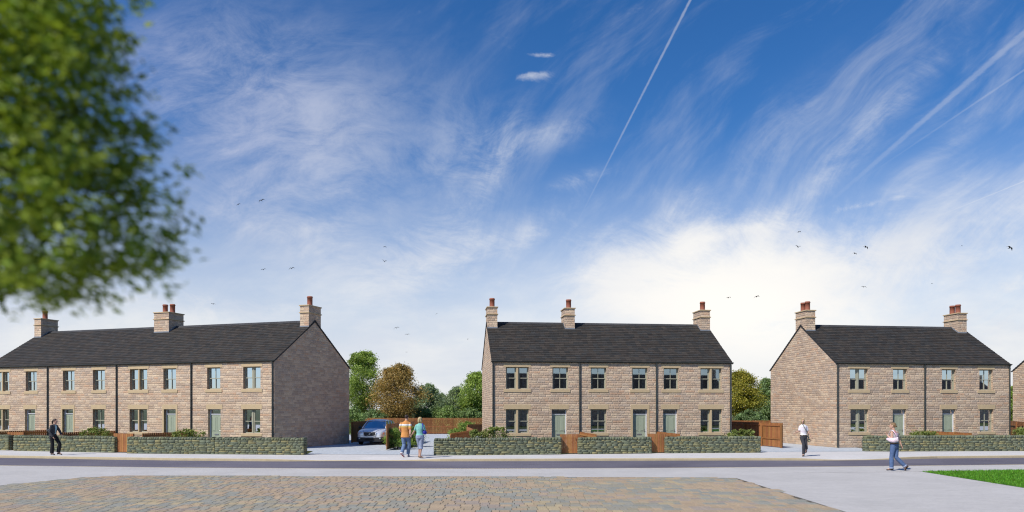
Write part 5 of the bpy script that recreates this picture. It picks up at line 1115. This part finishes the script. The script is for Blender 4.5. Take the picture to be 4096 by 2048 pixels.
# 4 girl in the striped T-shirt
J4 = dict(side=(1, .1, 0), pel=(.02, 0, .93), chest=(.0, -.01, 1.24), neck=(-.015, -.02, 1.465), head=(-.03, -.06, 1.62), face=(-.5, -.8, -.32), up=(-.1, -.3, 1), build=.9,
    arms=[((-.135, 0, 1.355), (-.19, .0, 1.15), (-.385, -.07, 1.09), (-.85, -.1, -.5), (0, -.3, -.9), (-.2, -.8, .2), .25), ((.14, .02, 1.355), (.225, .03, 1.13), (.335, -.03, .93), (.6, -.1, -.75), (-.7, .1, -.3), (0, -1, 0), .4)],
    legs=[((-.07, 0, .9), (-.03, -.13, .52), (-.02, -.08, .1), (-.12, -.24, .03)), ((.09, .01, .9), (.12, -.02, .5), (.27, .30, .34), (.24, .34, .15), (.285, .38, .29))])
GX, GY = gx_(3213, 33.75), 33.75
person('girl with long blond hair in a white striped T-shirt and dark grey jeans, walking forwards', GX, GY, 1.0, J4, [
    ('tee', STRIPE, 'top', dict(g=.012, sleeve=.5, sg=.005, hem=(.02, 0, .985), hw=(.165, .125))), ('jeans', GREYJ, 'legs', dict(g=.014, flare=.012, waist=.04)), ('belt', BELT, 'tube', dict(parts=[([(.02, 0, .955), (.02, 0, .985)], [(.172, .128), (.172, .128)], (1, 0, 0))])), ('shoe', CANV, 'shoes', dict(w=.042, sole=RUBW)),
    ('hair', HBLOND, 'hair', dict(s=1.0, locks=[([(-.066, .01, .05), (-.07, .025, -.05), (-.066, .02, -.15), (-.06, .0, -.2)], [.022, .023, .022, .008]), ([(.066, .01, .05), (.073, .02, -.05), (.07, .01, -.15), (.065, -.02, -.2)], [.022, .024, .022, .008]), ([(0, -.09, .03), (0, -.11, -.1), (0, -.1, -.2)], [.06, .06, .02]), ([(-.05, .055, .085), (0, .07, .095), (.055, .05, .08)], [.012, .014, .012])]))])
STRAPM = plain('grey_green_strap', (.16, .18, .16), .8, .3, 30, .1, .2)
cb = empty('crossbody_bag', (GX, GY, 0)); tag(cb, 'small dark bag on a long strap at the striped girl\'s hip', 'bag')
b = MB(); b.tube([(-.06, -.12, 1.46), (-.03, -.155, 1.36), (.05, -.165, 1.22), (.14, -.14, 1.08), (.20, -.09, .98), (.25, -.03, .86), (.262, .0, .79)], [(.02, .005)] * 7, 8, side=(1, .3, .4)); b.tube([(.262, .0, .79), (.21, .12, 1.0), (.12, .15, 1.2), (-.0, .12, 1.4), (-.07, .03, 1.475), (-.06, -.12, 1.46)], [(.02, .005)] * 6, 8, side=(1, .3, .4)); obj('strap', b, STRAPM, cb, smooth=True)
b = MB(); b.bbox(.205, .325, -.03, .03, .66, .80, .02); obj('pouch', b, CANV, cb); b = MB(); b.bbox(.225, .29, -.04, -.029, .68, .755, .006); obj('pocket', b, plain('pale_yellow_cloth', (.45, .43, .25), .8, .3, 40, .1, .2), cb)
# 5 woman in jeans with the pink and white bag
J5 = dict(side=(.85, .5, 0), pel=(.0, 0, .92), chest=(-.01, .0, 1.21), neck=(-.02, .0, 1.415), head=(-.055, .02, 1.565), face=(-.85, .5, 0), build=.95,
    arms=[((-.13, -.085, 1.345), (-.155, -.12, 1.09), (-.235, .06, 1.255), (-.2, .5, .8), (.5, -.3, .2), (-.4, -.6, .3), 1.0), ((.125, .075, 1.345), (.185, .07, 1.09), (.255, .03, .89), (.35, -.1, -.85), (-.8, .1, -.3), (-.2, .8, 0), .6)],
    legs=[((-.06, -.04, .89), (-.105, .0, .46), (-.115, -.02, .09), (-.25, .03, .03)), ((.07, .05, .89), (.06, .0, .46), (.33, -.06, .17), (.365, -.02, .02), (.41, -.08, .16))])
QX, QY = gx_(3578, 25.9), 25.9
person('woman in blue jeans and pale vest walking left on the near pavement', QX, QY, 1.0, J5, [
    ('vest', TANK, 'top', dict(g=.013, hi=1.34, hem=(0, 0, .96), hw=(.165, .12))), ('jeans', JEAN2, 'legs', dict(g=.012, flare=.018, waist=.03)), ('belt', BELT, 'tube', dict(parts=[([(0, 0, .935), (0, 0, .975)], [(.172, .128), (.172, .128)], (.85, .5, 0))])), ('shoe', BRSHOE, 'shoes', dict(w=.04, low=True)),
    ('hair', HMID, 'hair', dict(s=.98, locks=[([(-.02, -.085, -.005), (.01, -.11, -.015)], [.042, .036])])),
    ('vest_strap', TANK, 'tube', dict(parts=[([(-.075, -.14, 1.30), (-.085, -.105, 1.385), (-.09, -.05, 1.43), (-.1, .03, 1.37)], [(.016, .007)] * 4, (.85, .5, 0)), ([(.075, -.04, 1.30), (.065, -.02, 1.385), (.05, .03, 1.425), (.03, .1, 1.37)], [(.016, .007)] * 4, (.85, .5, 0))])),
    ('turn_up', JEANL, 'tube', dict(parts=[([(-.1145, -.02, .07), (-.113, -.018, .115)], [.077, .074], (1, 0, 0)), ([(.345, -.062, .15), (.312, -.055, .19)], [.075, .072], (0, 1, 0))]))], eyes=True)
def pinkbag():
    m, t, b = mat('pink_print_cloth'); o = nn(t, 'ShaderNodeTexCoord').outputs['Object']; f = noi(t, o, 38, 3, .6, 1.5); put(t, b.inputs['Base Color'], ramp(t, f, [(.5, (.78, .76, .76)), (.56, (.72, .35, .52))])); b.inputs['Roughness'].default_value = .8; return m
PB = pinkbag(); PINK = plain('pink_lining', (.62, .12, .36), .8, .1, 20, .1, .2)
tb_ = empty('tote_bag', (QX, QY, 0)); tag(tb_, 'pink and white slouchy bag under the left arm of the woman in jeans', 'bag')
b = MB(); b.tube([(-.27, -.02, 1.11), (-.22, -.12, 1.085), (-.12, -.21, 1.075), (-.02, -.225, 1.10), (.0, -.2, 1.16)], [(.04, .03), (.075, .05), (.085, .06), (.085, .05), (.04, .03)], 14, side=(0, 0, 1), round_ends=True); obj('pouch', solid(b, .01, 3), PB, tb_, smooth=True)
b = MB(); b.tube([(-.005, -.21, 1.17), (-.055, -.185, 1.30), (-.115, -.14, 1.40), (-.13, -.06, 1.425), (-.16, .02, 1.36), (-.24, .0, 1.16)], [(.03, .008), (.028, .008), (.026, .008), (.024, .008), (.02, .008), (.02, .008)], 8, side=(.6, .5, .3)); obj('strap', b, PB, tb_, smooth=True)
b = MB(); b.tube([(.008, -.205, 1.17), (-.04, -.185, 1.29), (-.1, -.145, 1.385)], [(.012, .01)] * 3, 8, side=(.6, .5, .3)); obj('lining', b, PINK, tb_, smooth=True)
